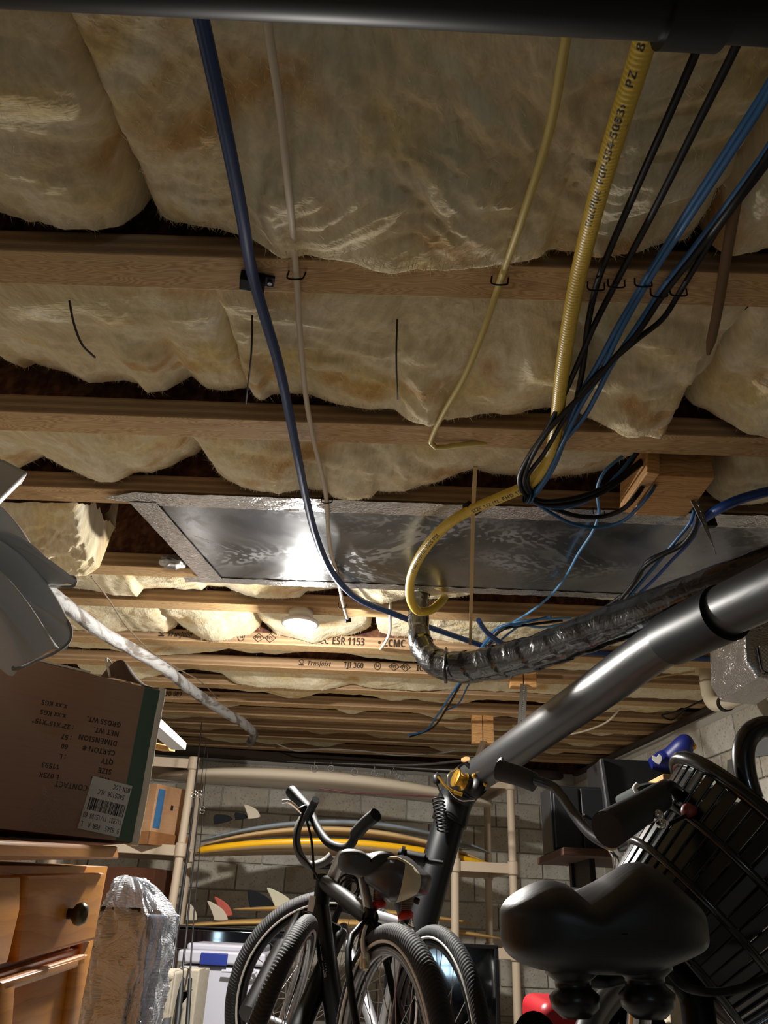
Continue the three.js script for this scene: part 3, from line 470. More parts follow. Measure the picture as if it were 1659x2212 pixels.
for (const [p, r, m, l] of fan) cable('signal_cable', before(p, 0.75), r, m, l, 'cable', null, 150);
// where the bundle is tied and fans out to the right
const loops = [
  [[[0.3106,1.83,-1.6345],[0.3469,1.825,-1.6506],[0.4117,1.825,-1.6363],[0.473,1.835,-1.6084],[0.5236,1.86,-1.5815],[0.5855,1.92,-1.6007]], 0.006, M.black, 'black cable loop rising into the dark gap beside the wood blocking'],
  [[[0.3108,1.826,-1.6365],[0.354,1.82,-1.6599],[0.4244,1.82,-1.645],[0.4845,1.832,-1.6112],[0.5354,1.86,-1.5763],[0.5938,1.92,-1.6022]], 0.006, M.black, 'black cable loop just under its twin beside the wood blocking'],
  [[[0.3131,1.824,-1.6374],[0.3606,1.818,-1.6652],[0.4118,1.818,-1.666],[0.4676,1.83,-1.6341],[0.5128,1.86,-1.5823],[0.5678,1.93,-1.586]], 0.0042, M.net, 'blue cable loop rising into the dark gap beside the wood blocking'],
  [[[0.3171,1.826,-1.6407],[0.3865,1.82,-1.6813],[0.4508,1.82,-1.7132],[0.5082,1.82,-1.7111],[0.5487,1.82,-1.6686],[0.5684,1.83,-1.615],[0.595,1.87,-1.6333]], 0.006, M.black, 'sagging black cable loop in front of the metal duct panel'],
  [[[0.3172,1.824,-1.6417],[0.3773,1.816,-1.6941],[0.4467,1.816,-1.7491],[0.5087,1.816,-1.7623],[0.5591,1.816,-1.7296],[0.5794,1.816,-1.6587],[0.5975,1.83,-1.6015],[0.6236,1.87,-1.6312]], 0.0045, M.net, 'lowest sagging blue cable loop in front of the metal duct panel'],
  [[[0.5409,1.93,-1.5984],[0.5011,1.9,-1.6172],[0.4938,1.885,-1.6712],[0.5146,1.884,-1.7522],[0.5324,1.884,-1.815],[0.5329,1.87,-1.8835],[0.5232,1.865,-2.0236],[0.5189,1.862,-2.2118],[0.4974,1.865,-2.3893],[0.4598,1.868,-2.5318],[0.408,1.872,-2.6776],[0.3563,1.872,-2.8856],[0.3029,1.868,-3.2915],[0.2946,1.868,-3.5584]], 0.004, rub(0x4a86b8, 0.5), 'light blue thin cable crossing the metal duct panel'],
];
for (const [p, r, m, l] of loops) cable('signal_cable', p, r, m, l, 'cable', null, 80);
{ // ties around the bundle
  const o = thing('cable_ties', 'black ties wound around the cable bundle at the yellow tube bend', 'cable tie'); const c = [0.3129,1.828,-1.6353];
  for (let i = 0; i < 4; i++) { const p = []; for (let k = 0; k < 10; k++) { const a = k / 10 * Math.PI * 2; p.push([c[0] + 0.004 * i - 0.006 + 0.004 * Math.sin(a), c[1] + 0.015 * Math.cos(a), c[2] + 0.02 * Math.sin(a)]); } part('tie', sweep(p, 0.0024, { n: 30, m: 6, closed: true }), i % 2 ? M.net : M.black, o); }
  settle(o);
}
// thick blue tube from the right, with the bundle hanging down from it
cable('water_tube', before([[0.9455,1.86,-1.5948],[0.8921,1.86,-1.6257],[0.843,1.86,-1.6665],[0.807,1.855,-1.7084],[0.7996,1.87,-1.7933],[0.8124,1.9,-1.8855]], 0.55), 0.0125, rub(0x153f86, 0.35), 'thick blue water tube bending up beside the metal strap near the right wall', 'tube', null, 50, 12);
const drop = [[[[0.773,1.86,-1.7505],[0.78,1.845,-1.7995],[0.7703,1.835,-1.8632],[0.7385,1.83,-1.9199],[0.7034,1.825,-1.9737],[0.7051,1.82,-2.0703],[0.6937,1.81,-2.1796],[0.6589,1.8,-2.2663]], 0.0062, M.black, 'black cable hanging from the thick blue tube towards the wrapped pipe'], [[[0.7656,1.852,-1.7462],[0.7719,1.84,-1.7956],[0.7625,1.828,-1.8723],[0.7273,1.822,-1.9279],[0.6995,1.816,-1.9858],[0.6969,1.81,-2.0925],[0.6855,1.8,-2.2046]], 0.0062, M.black, 'second black cable hanging from the thick blue tube'], [[[0.7568,1.868,-1.7415],[0.7654,1.86,-1.8033],[0.752,1.845,-1.871],[0.7369,1.83,-1.9753],[0.7205,1.815,-2.102],[0.7043,1.8,-2.2219]], 0.005, M.net, 'blue cable hanging from the thick blue tube, in front of the duct panel'], [[[0.7739,1.85,-1.7571],[0.7847,1.838,-1.8398],[0.7653,1.824,-1.9657],[0.7479,1.812,-2.0817],[0.724,1.8,-2.1815]], 0.0045, rub(0x1c4aa0, 0.45), 'bright blue cable hanging lowest from the thick blue tube']];
for (const [p, r, m, l] of drop) cable('signal_cable', p, r, m, l, 'cable', null, 60);
{ const p = thing('plastic_clip', 'black clip where the thick blue tube meets the joist', 'clip'); part('clip_body', put(box(0, 0, 0, 0.035, 0.03, 0.02, 0.004), [0.8255,1.875,-1.8221], [0, 0.3, 0.2]), M.dark, p); settle(p); }
// blue bunch behind the wrapped pipe
const bunch = [[[[0.5399,1.86,-2.5333],[0.4558,1.862,-2.6097],[0.3873,1.862,-2.652],[0.3494,1.862,-2.8286],[0.3168,1.86,-3.2271],[0.2767,1.858,-3.606],[0.2371,1.858,-4.028],[0.1832,1.86,-4.4342],[0.0949,1.865,-4.5739]], 0.005, M.net], [[[0.5865,1.86,-2.5652],[0.4749,1.86,-2.6262],[0.3979,1.858,-2.6693],[0.3624,1.856,-2.8646],[0.3084,1.855,-3.3538],[0.2733,1.855,-3.8619],[0.2183,1.857,-4.3541],[0.1095,1.862,-4.6075]], 0.005, M.black], [[[0.6171,1.866,-2.5546],[0.5006,1.866,-2.5821],[0.4252,1.866,-2.6244],[0.3808,1.866,-2.7298],[0.3785,1.866,-2.9217]], 0.0045, rub(0x5d93c0, 0.5)], [[[0.6164,1.862,-2.5909],[0.5289,1.862,-2.6499],[0.4433,1.862,-2.6355],[0.3848,1.86,-2.6967]], 0.0045, rub(0x5d93c0, 0.5)], [[[0.4438,1.86,-2.6396],[0.3999,1.858,-2.8103],[0.3662,1.856,-3.139],[0.3401,1.856,-3.4281],[0.3158,1.857,-3.8159],[0.2665,1.86,-3.9317]], 0.004, M.net]];
bunch.forEach(([p, r, m], i) => cable('signal_cable', p, r, m, ['blue cable hanging behind the wrapped pipe bend down to the back bays', 'black cable hanging behind the wrapped pipe bend down to the back bays', 'pale blue cable lying on the joists above the wrapped pipe', 'pale blue cable crossing under the pale one above the wrapped pipe', 'short blue cable swinging behind the hanging wood blocks'][i], 'cable', null, 70));
cable('water_tube', [[0.2931,1.85,-2.5718],[0.3193,1.846,-2.6447],[0.3562,1.842,-2.7151],[0.4035,1.838,-2.7771]], 0.0095, M.blue, 'short end of blue tube sticking out above the wrapped pipe', 'tube', null, 20, 10);
cable('water_tube', [[0.5304,1.915,-3.0648],[0.7599,1.915,-3.0714],[1.0498,1.915,-3.0888],[1.3548,1.915,-3.0916],[1.5083,1.915,-3.096]], 0.012, M.blue, 'dark blue tube lying along the joist behind the smooth black pipe', 'tube', null, 20, 10);
cable('electric_cable', [[-0.0212,1.93,-2.6323],[-0.0201,1.9,-2.6241],[-0.0187,1.86,-2.6115],[-0.0192,1.85,-2.7325],[-0.0365,1.858,-2.8823],[-0.0573,1.9,-3.0954]], 0.0055, M.white, 'short hanging loop of white cable beside the ESR 1153 stamp');
// wires at the back
const backWires = [[[[-0.7564,1.905,-5.1927],[-0.6969,1.885,-5.1993],[-0.6188,1.865,-5.2015],[-0.4286,1.865,-5.0982],[-0.1896,1.865,-5.1061],[0.0511,1.865,-5.2077],[0.1704,1.865,-5.1488],[0.3507,1.885,-5.1523],[0.4256,1.905,-5.1484]], 0.0045, rub(0xa9a39a, 0.6), 'pale cable strung under the last joists near the back wall'], [[[1.105,1.86,-3.7381],[1.1007,1.85,-3.989],[1.035,1.85,-4.2195],[0.9505,1.85,-4.354],[0.921,1.85,-4.5353]], 0.005, M.white, 'white cable sagging behind the smooth black pipe near the right wall'], [[[1.5047,1.87,-3.0248],[1.5042,1.865,-3.3951],[1.4359,1.865,-3.544],[1.4004,1.865,-3.7533],[1.3443,1.865,-3.8584],[1.4183,1.865,-3.9444],[1.4215,1.865,-3.7496]], 0.0045, M.black, 'black cable dangling under the joists beside the white drain pipe'], [[[1.2468,1.87,-3.1269],[1.1561,1.868,-3.2014],[1.0788,1.868,-3.2695],[0.9722,1.868,-3.2426],[0.8859,1.868,-3.2133]], 0.004, rub(0x7a5a30, 0.7), 'brown cord stretched beneath the joists beside the white drain pipe']];
for (const [p, r, m, l] of backWires) cable('electric_cable', p, r, m, l);

// staples on the joists
function stapleAt(p, w, label) { const o = single('cable_staple', sweep([[p[0] - w, 1.9, p[2]], [p[0] - w, p[1] - 0.008, p[2] + 0.002], [p[0] + w * 0.8, p[1] - 0.009, p[2] + 0.003], [p[0] + w, p[1] + 0.002, p[2]], [p[0] + w * 1.1, 1.9, p[2] - 0.002]], 0.0016, { n: 24, m: 6 }), M.staple, label, 'staple', 'cable staples'); return o; }
const stapled = ['white cable at the first joist', 'pale yellow cable at the first joist', 'black cable beside the yellow gas tube', 'second black cable', 'upper blue network cables', 'lower blue network cable', 'lowest black cable of the bundle', 'white cable at the duct panel', 'white cable near the lamp', 'light blue cable at the duct panel'];
[[-0.1956,1.889,-0.9934],[0.1595,1.889,-0.9914],[0.3274,1.889,-0.9974],[0.3605,1.889,-0.9894],[0.4055,1.889,-0.9853],[0.4396,1.889,-1.0082],[0.4722,1.889,-1.0045],[-0.1934,1.885,-1.7958],[-0.1906,1.89,-2.5845],[0.5317,1.885,-1.8117]].forEach((p, i) => stapleAt(p, 0.014, 'thin black wire staple over the ' + stapled[i]));
// springy wires that push the insulation up, and laths
const rodMat = std({ color: 0x2a2019, roughness: 0.8, metalness: 0.3 });
cable('support_wire', [[-0.6119,1.868,-1.0511],[-0.6191,1.858,-1.1015],[-0.6201,1.852,-1.1532],[-0.612,1.858,-1.1971]], 0.0022, rodMat, 'curved black wire pressed into the insulation left of the blue tube', 'wire', null, 20, 6);
cable('support_wire', [[-0.2837,1.872,-1.0789],[-0.2955,1.854,-1.1595],[-0.3157,1.858,-1.2515],[-0.3396,1.872,-1.3543]], 0.002, rodMat, 'straight black wire under the insulation just left of the blue tube', 'wire', null, 20, 6);
cable('support_wire', [[-0.0172,1.87,-1.0741],[-0.0173,1.852,-1.143],[-0.0153,1.856,-1.2326],[-0.0126,1.87,-1.3162]], 0.002, rodMat, 'straight black wire under the insulation right of the white cable', 'wire', null, 20, 6);
cable('support_wire', [[-1.0044,1.86,-2.3317],[-1.014,1.862,-2.5437],[-1.0351,1.862,-2.8367],[-1.0027,1.845,-3.0984],[-0.9446,1.84,-3.3057],[-0.8949,1.845,-3.4997],[-0.8864,1.86,-3.8915]], 0.0028, rub(0x6a5c4c, 0.7), 'thin brown wire running down to the taped grey pipe', 'wire', null, 50, 6);
cable('support_wire', [[-0.9334,1.6884,-1.6],[-0.9098,1.6821,-1.6],[-0.877,1.6617,-1.6]], 0.004, rub(0x6b5a40, 0.6, { metalness: 0.5 }), 'short metal rod beside the hanging grey cover', 'wire', null, 12, 8);
{ const m = std({ color: 0xb59a68, roughness: 0.8 }), m2 = std({ color: 0x6f563c, roughness: 0.85 });
  const a = [0.1805,1.885,-1.5996], b = [0.2474,1.7098,-2.42];
  single('pipe_hanger', [bar(a, [0.1925,1.862,-1.7748], 0.01, 0.004), bar([0.1925,1.862,-1.7748], b, 0.01, 0.004)], m, 'thin pale hanger strap running from the joist to the bend of the wrapped pipe', 'strap');
  single('wood_stick', sweep([[0.48,1.868,-0.7818],[0.5143,1.872,-0.91],[0.5456,1.868,-1.0338],[0.5663,1.862,-1.132]], (t) => 0.009 * (t > 0.9 ? 1 - (t - 0.9) * 6 : 1), { n: 20, m: 8 }), m2, 'brown tapered stick hanging across the first joist near the right wall', 'stick');
}
// ---------------------------------------------------------------- solid wood blocking and straps
{
  const o = thing('wood_blocking', 'two short wood blocks nailed between the joists above the thick blue tube', 'wood block');
  const A = [0.5774,1.885,-1.5245], B = [0.7443,1.865,-1.607];
  part('block', box((A[0] + B[0]) / 2 + 0.02, 1.91, -1.68, 0.135, 0.09, 0.2, 0.003), pineMat, o);
  part('block', put(box(0, 0, 0, 0.03, 0.09, 0.2, 0.003), [A[0] + 0.018, 1.905, -1.66], [0, 0.06, -0.12]), pineMat, o);
  settle(o);
}
function strap(name, a, b, w, label, bend) {
  const A = V(a), B = V(b), L = A.distanceTo(B), n = Math.round(L / 0.02), holes = []; for (let i = 0; i < n; i++) { const c = []; for (let k = 0; k < 8; k++) c.push([w * 0.16 * Math.cos(-k / 8 * 6.283), (i + 0.5) * L / n + w * 0.16 * Math.sin(-k / 8 * 6.283)]); holes.push(c); }
  const g = slab([[-w / 2, 0], [w / 2, 0], [w / 2, L], [-w / 2, L]], 0.0016, 0, holes), p = g.attributes.position;
  const ey = B.clone().sub(A).normalize(), ex = new THREE.Vector3(1, 0, 0).sub(ey.clone().multiplyScalar(ey.x)).normalize(), ez = ex.clone().cross(ey);
  if (bend) for (let i = 0; i < p.count; i++) { const a = bend * p.getY(i) / L, x = p.getX(i), z = p.getZ(i); p.setX(i, x * Math.cos(a) - z * Math.sin(a)); p.setZ(i, x * Math.sin(a) + z * Math.cos(a)); }
  g.computeVertexNormals();
  g.applyMatrix4(new THREE.Matrix4().makeBasis(ex, ey, ez).setPosition(A));
  return single('hanger_strap', g, M.zinc, label, 'strap');
}
strap('s', [0.7387,1.895,-1.6988], [0.754,1.709,-1.66], 0.028, 'grey perforated metal strap twisting from the blocking down to the wrapped pipe', 1.1);
{
  const woodHang = (p, label, strapEnd, sl, split) => {
    const o = thing('hanger_block', label, 'wood block');
    part('block', box(p[0] - 0.03, p[1], p[2], 0.056, p[3], 0.05, 0.003), pineMat, o); part('block', box(p[0] + 0.03, p[1], p[2] + (split ? 0.0 : -0.01), 0.056, p[3], 0.05, 0.003), pineMat, o); settle(o);
    strap('s', [p[0], p[1] - p[3] / 2 + 0.01, p[2] + 0.027], strapEnd, 0.03, sl, 0);
  };
  const a = [0.574,1.875,-3.3627]; woodHang([a[0], 1.872, a[2], 0.075], 'short double wood block under the joist behind the wrapped pipe bend', [0.4875,1.537,-2.95], 'perforated zinc strap from the wood block behind the wrapped pipe down to the black pipe', true);
  const b = [0.4881,1.84,-4.1898]; woodHang([b[0], 1.84, b[2], 0.17], 'tall pair of wood blocks near the back wall above the fishing reel', [0.3743,1.5048,-3.6], 'perforated zinc strap below the tall pair of wood blocks above the fishing reel', true);
}

// ---------------------------------------------------------------- pipes
const wrapBump = dataTex(512, 256, (u, v) => { const r = 1 - Math.abs(pfbm(u, v, 10, 8, 4, 4)) * 2.2; const f = 120 + 100 * r; return [f, f, f]; }, false, 1 / 0.3, 1);
const wrapMat = phy({ color: 0x0b0b0d, roughness: 0.24, clearcoat: 0.9, clearcoatRoughness: 0.1, bumpMap: wrapBump, bumpScale: 0.004 });
{
  const o = thing('wrapped_pipe', 'fat pipe wrapped in crinkled shiny black tape, bending up into the joists', 'pipe');
  const pts = [...[[0.0911,1.9865,-2.56],[0.0821,1.9197,-2.55],[0.08,1.8257,-2.53],[0.0869,1.7408,-2.5],[0.1206,1.6733,-2.47],[0.1856,1.6329,-2.42]], ...[[0.2754,1.6232,-2.36],[0.3652,1.6246,-2.28],[0.4471,1.6282,-2.19],[0.5314,1.6367,-2.08],[0.6092,1.645,-1.98],[0.6871,1.6487,-1.87],[0.7701,1.6564,-1.77],[0.8404,1.6646,-1.69],[0.9146,1.676,-1.61]]];
  { const l = pts.length, p = pts[l - 1], q = pts[l - 2]; pts.push(p.map((v, i) => v + (p[i] - q[i]) * 4)); }
  part('wrap', sweep(pts, (t, a, s) => { const k = sst(0.05, 0.3, t); return lerp(0.034, 0.052, k) + 0.0022 * ns(s * 9, Math.cos(a) * 2, Math.sin(a) * 2) + 0.0022 * Math.abs(ns(s * 8, Math.cos(a + s * 3) * 3.5, Math.sin(a + s * 3) * 3.5)) + (0.0004 + 0.0012 * (1 - sst(0.3, 0.6, t))) * Math.sign(Math.sin(s * 56 + Math.sin(a) * 1.2)); }, { n: 360, m: 40 }), wrapMat, o);
  part('tape_end', sweep([[0.1703,1.6974,-2.44],[0.1633,1.6502,-2.38],[0.1599,1.6094,-2.37],[0.1666,1.5737,-2.4]], (t, a) => 0.006 + 0.003 * ns(t * 9, a), { n: 20, m: 6 }), wrapMat, o);
  settle(o);
}
{
  const o = thing('drain_pipe', 'smooth thick black plastic drain pipe slanting down to the back', 'pipe');
  const a = [0.8037,1.5352,-1.36], b = [0.6821,1.5486,-1.84], c = [0.2909,1.37,-3], d = [0.2519,1.318,-3.05], e = [0.1211,0.8808,-3.02], f2 = [0.0676,0.6872,-3];
  const dir = V(f2).sub(V(e)).normalize(), foot = V(f2).add(dir.multiplyScalar((f2[1] - FLOOR) / -dir.y)).toArray();
  const dusty = phy({ color: 0x131416, roughness: 0.4, clearcoat: 0.3, clearcoatRoughness: 0.35, bumpMap: dataTex(256, 256, (u, v) => { const f = 128 + 60 * pfbm(u, v, 10, 40, 3, 4); return [f, f, f]; }, false, 2, 1), bumpScale: 0.0008 });
  const far = a.map((v, i) => v + (a[i] - b[i]) * 0.9);
  part('pipe', sweep([far, a, b, ...[0.25, 0.5, 0.75].map((t) => b.map((v, i) => lerp(v, c[i], t))), c], 0.0575, { n: 60, m: 40 }), dusty, o);
  part('coupling', sweep([b.map((v, i) => lerp(v, a[i], 0.02)), b.map((v, i) => lerp(v, a[i], 0.45))], (t) => 0.0655, { n: 4, m: 40 }), M.abs, o);
  part('elbow', sweep([c.map((v, i) => lerp(v, b[i], 0.03)), c, d, d.map((v, i) => lerp(v, e[i], 0.2))], 0.066, { n: 30, m: 36 }), M.abs, o);
  part('riser', sweep([d, e, foot], 0.0575, { n: 24, m: 32 }), M.abs, o);
  settle(o);
}
{ // black pipe right over the camera
  const o = thing('drain_pipe', 'black pipe crossing right overhead with a coupling at its right end', 'pipe');
  const a = [-0.5174,1.74,-0.4218], b = [-0.0963,1.74,-0.4316], c = [0.2504,1.74,-0.4406], d = [0.3113,1.74,-0.4419], e = [0.5137,1.74,-0.4479];
  const run = (x) => b.map((v, i) => v + (e[i] - b[i]) * (x - b[0]) / (e[0] - b[0]));
  part('pipe', sweep([run(-1.85), a, b, c, d, e, run(1.8)], 0.042, { n: 30, m: 32 }), M.abs, o);
  part('coupling', sweep([c, d], 0.0505, { n: 4, m: 32 }), M.abs, o);
  settle(o);
}
{ // taped grey pipe on the left
  const tapeMap = dataTex(512, 256, (u, v) => { const k = sst(-0.05, 0.25, pfbm(u, v, 8, 4, 4, 5)); const q = mix3([158, 158, 158], [98, 92, 86], k); return q; }, true, 1 / 0.8, 1);
  single('taped_pipe', sweep([[-1.1629,1.8,-1.8729],[-1.1396,1.8,-2.1874],[-1.1256,1.8,-2.378],[-1.1094,1.8,-2.5277],[-1.086,1.8,-2.7033],[-1.0354,1.802,-2.9091],[-0.9753,1.808,-3.1685],[-0.9326,1.815,-3.5956],[-0.8709,1.82,-3.9656],[-0.8074,1.82,-4.2355],[-0.7908,1.822,-4.5105],[-0.8573,1.825,-4.7997]], (t, a, s) => 0.024 + 0.003 * ns(s * 10, Math.cos(a), Math.sin(a)) + 0.0015 * ns(s * 40, Math.cos(a) * 3, Math.sin(a) * 3), { n: 160, m: 18 }), std({ map: tapeMap, roughness: 0.75, bumpMap: wrapBump, bumpScale: 0.004 }), 'pipe wrapped in patchy grey and white tape slanting under the joists', 'pipe');
}
{ // white drain pipe at the right wall
  const o = thing('waste_pipe', 'off white plastic waste pipe with an elbow and black band at the right wall', 'pipe');
  const pm = phy({ color: 0xc9bda4, roughness: 0.45 });
  const p = [[1.3635,1.9465,-3.3],[1.3562,1.8685,-3.28],[1.3464,1.8,-3.25]], q = [[1.3592,1.746,-3.15],[1.3396,1.7219,-2.95],[1.3173,1.686,-2.6]];
  part('pipe', sweep([p[0], p[1], p[2]], 0.029, { n: 12, m: 20 }), pm, o);
  part('elbow', sweep([p[1], p[2], [1.3423,1.7578,-3.2], q[0]], 0.032, { n: 24, m: 20 }), pm, o);
  part('pipe', sweep(q, 0.029, { n: 12, m: 20 }), pm, o);
  part('rubber_band', sweep([q[0], q[0].map((v, i) => lerp(v, q[1][i], 0.18))], 0.0335, { n: 3, m: 20 }), M.black, o);
  settle(o);
}
// ---------------------------------------------------------------- stamps on the joists
function stamp(joist, w, h, draw, x, y, z) {
  const c = document.createElement('canvas'); c.width = 2048; c.height = 64; const k = c.getContext('2d'); k.clearRect(0, 0, 2048, 64); k.fillStyle = k.strokeStyle = '#2a1c10'; draw(k);
  const t = new THREE.CanvasTexture(c); t.colorSpace = THREE.SRGBColorSpace;
  const g = new THREE.PlaneGeometry(w, h); g.translate(x, y, z);
  const j = scene.children.find((o) => o.name === joist); const off = j.position;
  g.translate(-off.x, -off.y, -off.z);
  part('stamp', g, std({ map: t, transparent: true, roughness: 0.9 }), j);
}
function tjText(k, tail) {
  k.lineWidth = 4; k.beginPath(); k.moveTo(20, 18); k.lineTo(44, 8); k.lineTo(62, 24); k.lineTo(44, 38); k.closePath(); k.stroke(); k.fillRect(22, 40, 40, 8);
  k.font = 'italic bold 42px serif'; k.fillText('TrusJoist', 84, 46); k.font = 'bold 50px sans-serif'; k.fillText('TJI 360', 380, 50);
  k.beginPath(); k.arc(650, 32, 24, 0, 7); k.stroke(); k.font = 'bold 28px sans-serif'; k.fillText('14', 634, 42);
  for (const x of [740, 830]) { k.beginPath(); k.moveTo(x, 32); k.lineTo(x + 42, 6); k.lineTo(x + 84, 32); k.lineTo(x + 42, 58); k.closePath(); k.stroke(); k.fillText('PFS', x + 14, 42); }
  k.font = 'bold 54px sans-serif'; k.fillText(tail, 960, 52);
}
{
  const a = [-0.9995,1.8924,-3.09], b = [0.1022,1.909,-3.09];
  stamp('floor_joist_013', (b[0] - a[0]) * 1.42, 0.046, (k) => { k.save(); k.scale(0.72, 1); tjText(k, ''); k.font = 'bold 60px sans-serif'; k.fillText('■■■', 1010, 52); k.fillText('CC', 1245, 54); k.fillText('ESR 1153', 1340, 54); k.fillText('• CCMC 11093', 1690, 54); k.restore(); }, a[0] + (b[0] - a[0]) * 0.71, 1.926, -3.0895);
  const c = [-0.4555,1.9192,-3.43];
  stamp('floor_joist_014', 1.3, 0.046, (k) => { k.save(); k.scale(0.9, 1); tjText(k, 'ICC ESR 1153 • HUD 689'); k.restore(); }, c[0] + 0.66, 1.926, -3.4265);
  const d = [-1.2691,1.9195,-4.09];
  stamp('floor_joist_016', 1.2, 0.046, (k) => { k.font = 'bold 48px sans-serif'; k.fillText('• HUD 689', 20, 50); k.font = '26px sans-serif'; k.fillText('2025 / 55 / 704', 420, 44); }, d[0] + 0.6, 1.926, -4.0865);
}

// ---------------------------------------------------------------- plastic shelving racks at the back (built in the turned room frame)
const resin = std({ color: 0xb3a28c, roughness: 0.6 });
const LEV = [1.615, 1.185, 0.79];
function rack(label, u0, u1, w0, w1, levels) {
  const o = thing('storage_rack', label, 'rack', null, true);
  for (const y of levels) part('shelf', [box((u0 + u1) / 2, y, (w0 + w1) / 2, u1 - u0 - 0.01, 0.012, w1 - w0 - 0.01), box((u0 + u1) / 2, y - 0.008, w1, u1 - u0, 0.05, 0.014, 0.004), box((u0 + u1) / 2, y - 0.008, w0, u1 - u0, 0.05, 0.014, 0.004), box(u0, y - 0.008, (w0 + w1) / 2, 0.014, 0.05, w1 - w0, 0.004), box(u1, y - 0.008, (w0 + w1) / 2, 0.014, 0.05, w1 - w0, 0.004)], resin, o);
  for (const u of [u0, u1]) for (const w of [w0, w1]) {
    part('leg', sweep([[u, FLOOR, w], [u, 1.0, w], [u, levels[0] + 0.01, w]], 0.021, { n: 6, m: 16 }), resin, o);
    for (const y of levels) part('collar', put(lathe([[0.0005, -0.04], [0.026, -0.04], [0.029, -0.03], [0.029, 0.022], [0.026, 0.028], [0.0005, 0.028]], 16), [u, y, w]), resin, o);
  }
  return settle(o);
}
{
  const a = [-0.5393,1.5118,-4.4], b = [0.8945,1.1546,-4.4], c = [1.2076,1.1698,-4.4];
  rack('beige plastic storage rack holding cardboard boxes left of the surfboards', a[0] - 0.62, a[0], -4.85, -4.4, [...LEV, 0.42]);
  rack('beige plastic storage rack under the right ends of the surfboards', b[0], c[0], -4.95, -4.4, [...LEV, 0.42]);
}
// ---------------------------------------------------------------- surfboards
function surfboard(label, A, Mi, B, { width = 0.36, thick = 0.05, mat, rail, railR = 0.014, tail = 0.5, w = -4.42 }) {
  const o = thing('surfboard', label, 'surfboard', null, true);
  // curve (u, y) through three points seen on the near rail
  const cu = (s) => { const k = 4 * (Mi[1] - (A[1] + B[1]) / 2); return [lerp(A[0], B[0], s), lerp(A[1], B[1], s) + k * s * (1 - s)]; };
  const hw = (s) => width / 2 * Math.pow(Math.max(0.0001, Math.sin(Math.PI * Math.pow(s, 0.92))), tail), th = (s) => thick / 2 * Math.pow(Math.max(0.0001, Math.sin(Math.PI * clamp(s, 0.012, 0.988))), 0.45);
  const wc = w - width / 2;
  part('body', grid(60, 28, (s, t) => { const [u, y] = cu(s), a = t * Math.PI * 2, c = Math.cos(a), d = Math.sin(a); return [u, y + th(s) * Math.sign(d) * Math.pow(Math.abs(d), 0.8), wc + hw(s) * Math.sign(c) * Math.pow(Math.abs(c), 0.62)]; }), mat, o);
  if (rail) { const p = []; for (let i = 1; i < 40; i++) { const s = i / 40, [u, y] = cu(s); p.push([u, y + 0.012, wc + hw(s) - railR * 0.55]); } part('rail', sweep(p, railR, { n: 70, m: 10 }), rail, o); }
  return settle(o);
}
const boardWhite = phy({ color: 0xbfb3a0, roughness: 0.35, clearcoat: 0.4, clearcoatRoughness: 0.25 }), boardBlue = phy({ color: 0x8593a0, roughness: 0.3, clearcoat: 0.5, clearcoatRoughness: 0.2 }), boardCream = phy({ color: 0xc8a877, roughness: 0.35, clearcoat: 0.4 }), boardTan = phy({ color: 0x8f7a58, roughness: 0.45, clearcoat: 0.3 }), boardYellow = phy({ color: 0xe0a90c, roughness: 0.32, clearcoat: 0.5 }), boardPine = phy({ color: 0xb5925a, roughness: 0.4, clearcoat: 0.4 });
{
  const sb = surfboard('long white surfboard lying on top of the racks, above the others', [-0.7507,1.5638,-4.42], [0.0161,1.5918,-4.42], [1.1655,1.5192,-4.42], { width: 0.42, thick: 0.085, mat: boardWhite, tail: 0.38 });
  surfboard('blue grey surfboard with dark fins, topmost of the stack behind the handlebars', [-0.4756,1.2445,-4.5], [0.1896,1.3728,-4.5], [1.1527,1.2689,-4.5], { width: 0.36, thick: 0.04, mat: boardBlue, w: -4.5 });
  surfboard('cream surfboard lying between the blue grey and the yellow edged one', [-0.4658,1.2178,-4.44], [0.1902,1.3273,-4.44], [1.1609,1.1966,-4.44], { width: 0.4, thick: 0.045, mat: boardCream, w: -4.44 });
  surfboard('surfboard with a bright yellow edge, lowest of the upper stack', [-0.4952,1.1737,-4.4], [0.1944,1.249,-4.4], [1.1674,1.1723,-4.4], { width: 0.44, thick: 0.075, mat: boardTan, rail: boardYellow, railR: 0.017, w: -4.4, tail: 0.42 });
  surfboard('wooden surfboard with white and red fins on the lower shelf', [-0.6139,0.8213,-4.4], [0.0835,0.8828,-4.4], [1.1883,0.8455,-4.4], { width: 0.44, thick: 0.042, mat: boardPine, w: -4.4 });
  surfboard('shorter wooden surfboard with a large white fin lying on the lower shelf stack', [-0.2501,0.9228,-4.5], [0.3683,0.9455,-4.5], [1.0557,0.9104,-4.5], { width: 0.34, thick: 0.035, mat: boardPine, w: -4.5 });
  // dark red ornament lines on the white board
  const red = std({ color: 0x5e2230, roughness: 0.5 });
  part('ornament', put(sweep([[0.1478,1.5228,-4.405],[0.3248,1.511,-4.4],[0.5277,1.5134,-4.4],[0.8096,1.5154,-4.4]].map((p) => [p[0], p[1], p[2]]), 0.004, { n: 30, m: 6 }), [-sb.position.x * CT + sb.position.z * ST, -sb.position.y, -sb.position.x * ST - sb.position.z * CT]), red, sb);
}
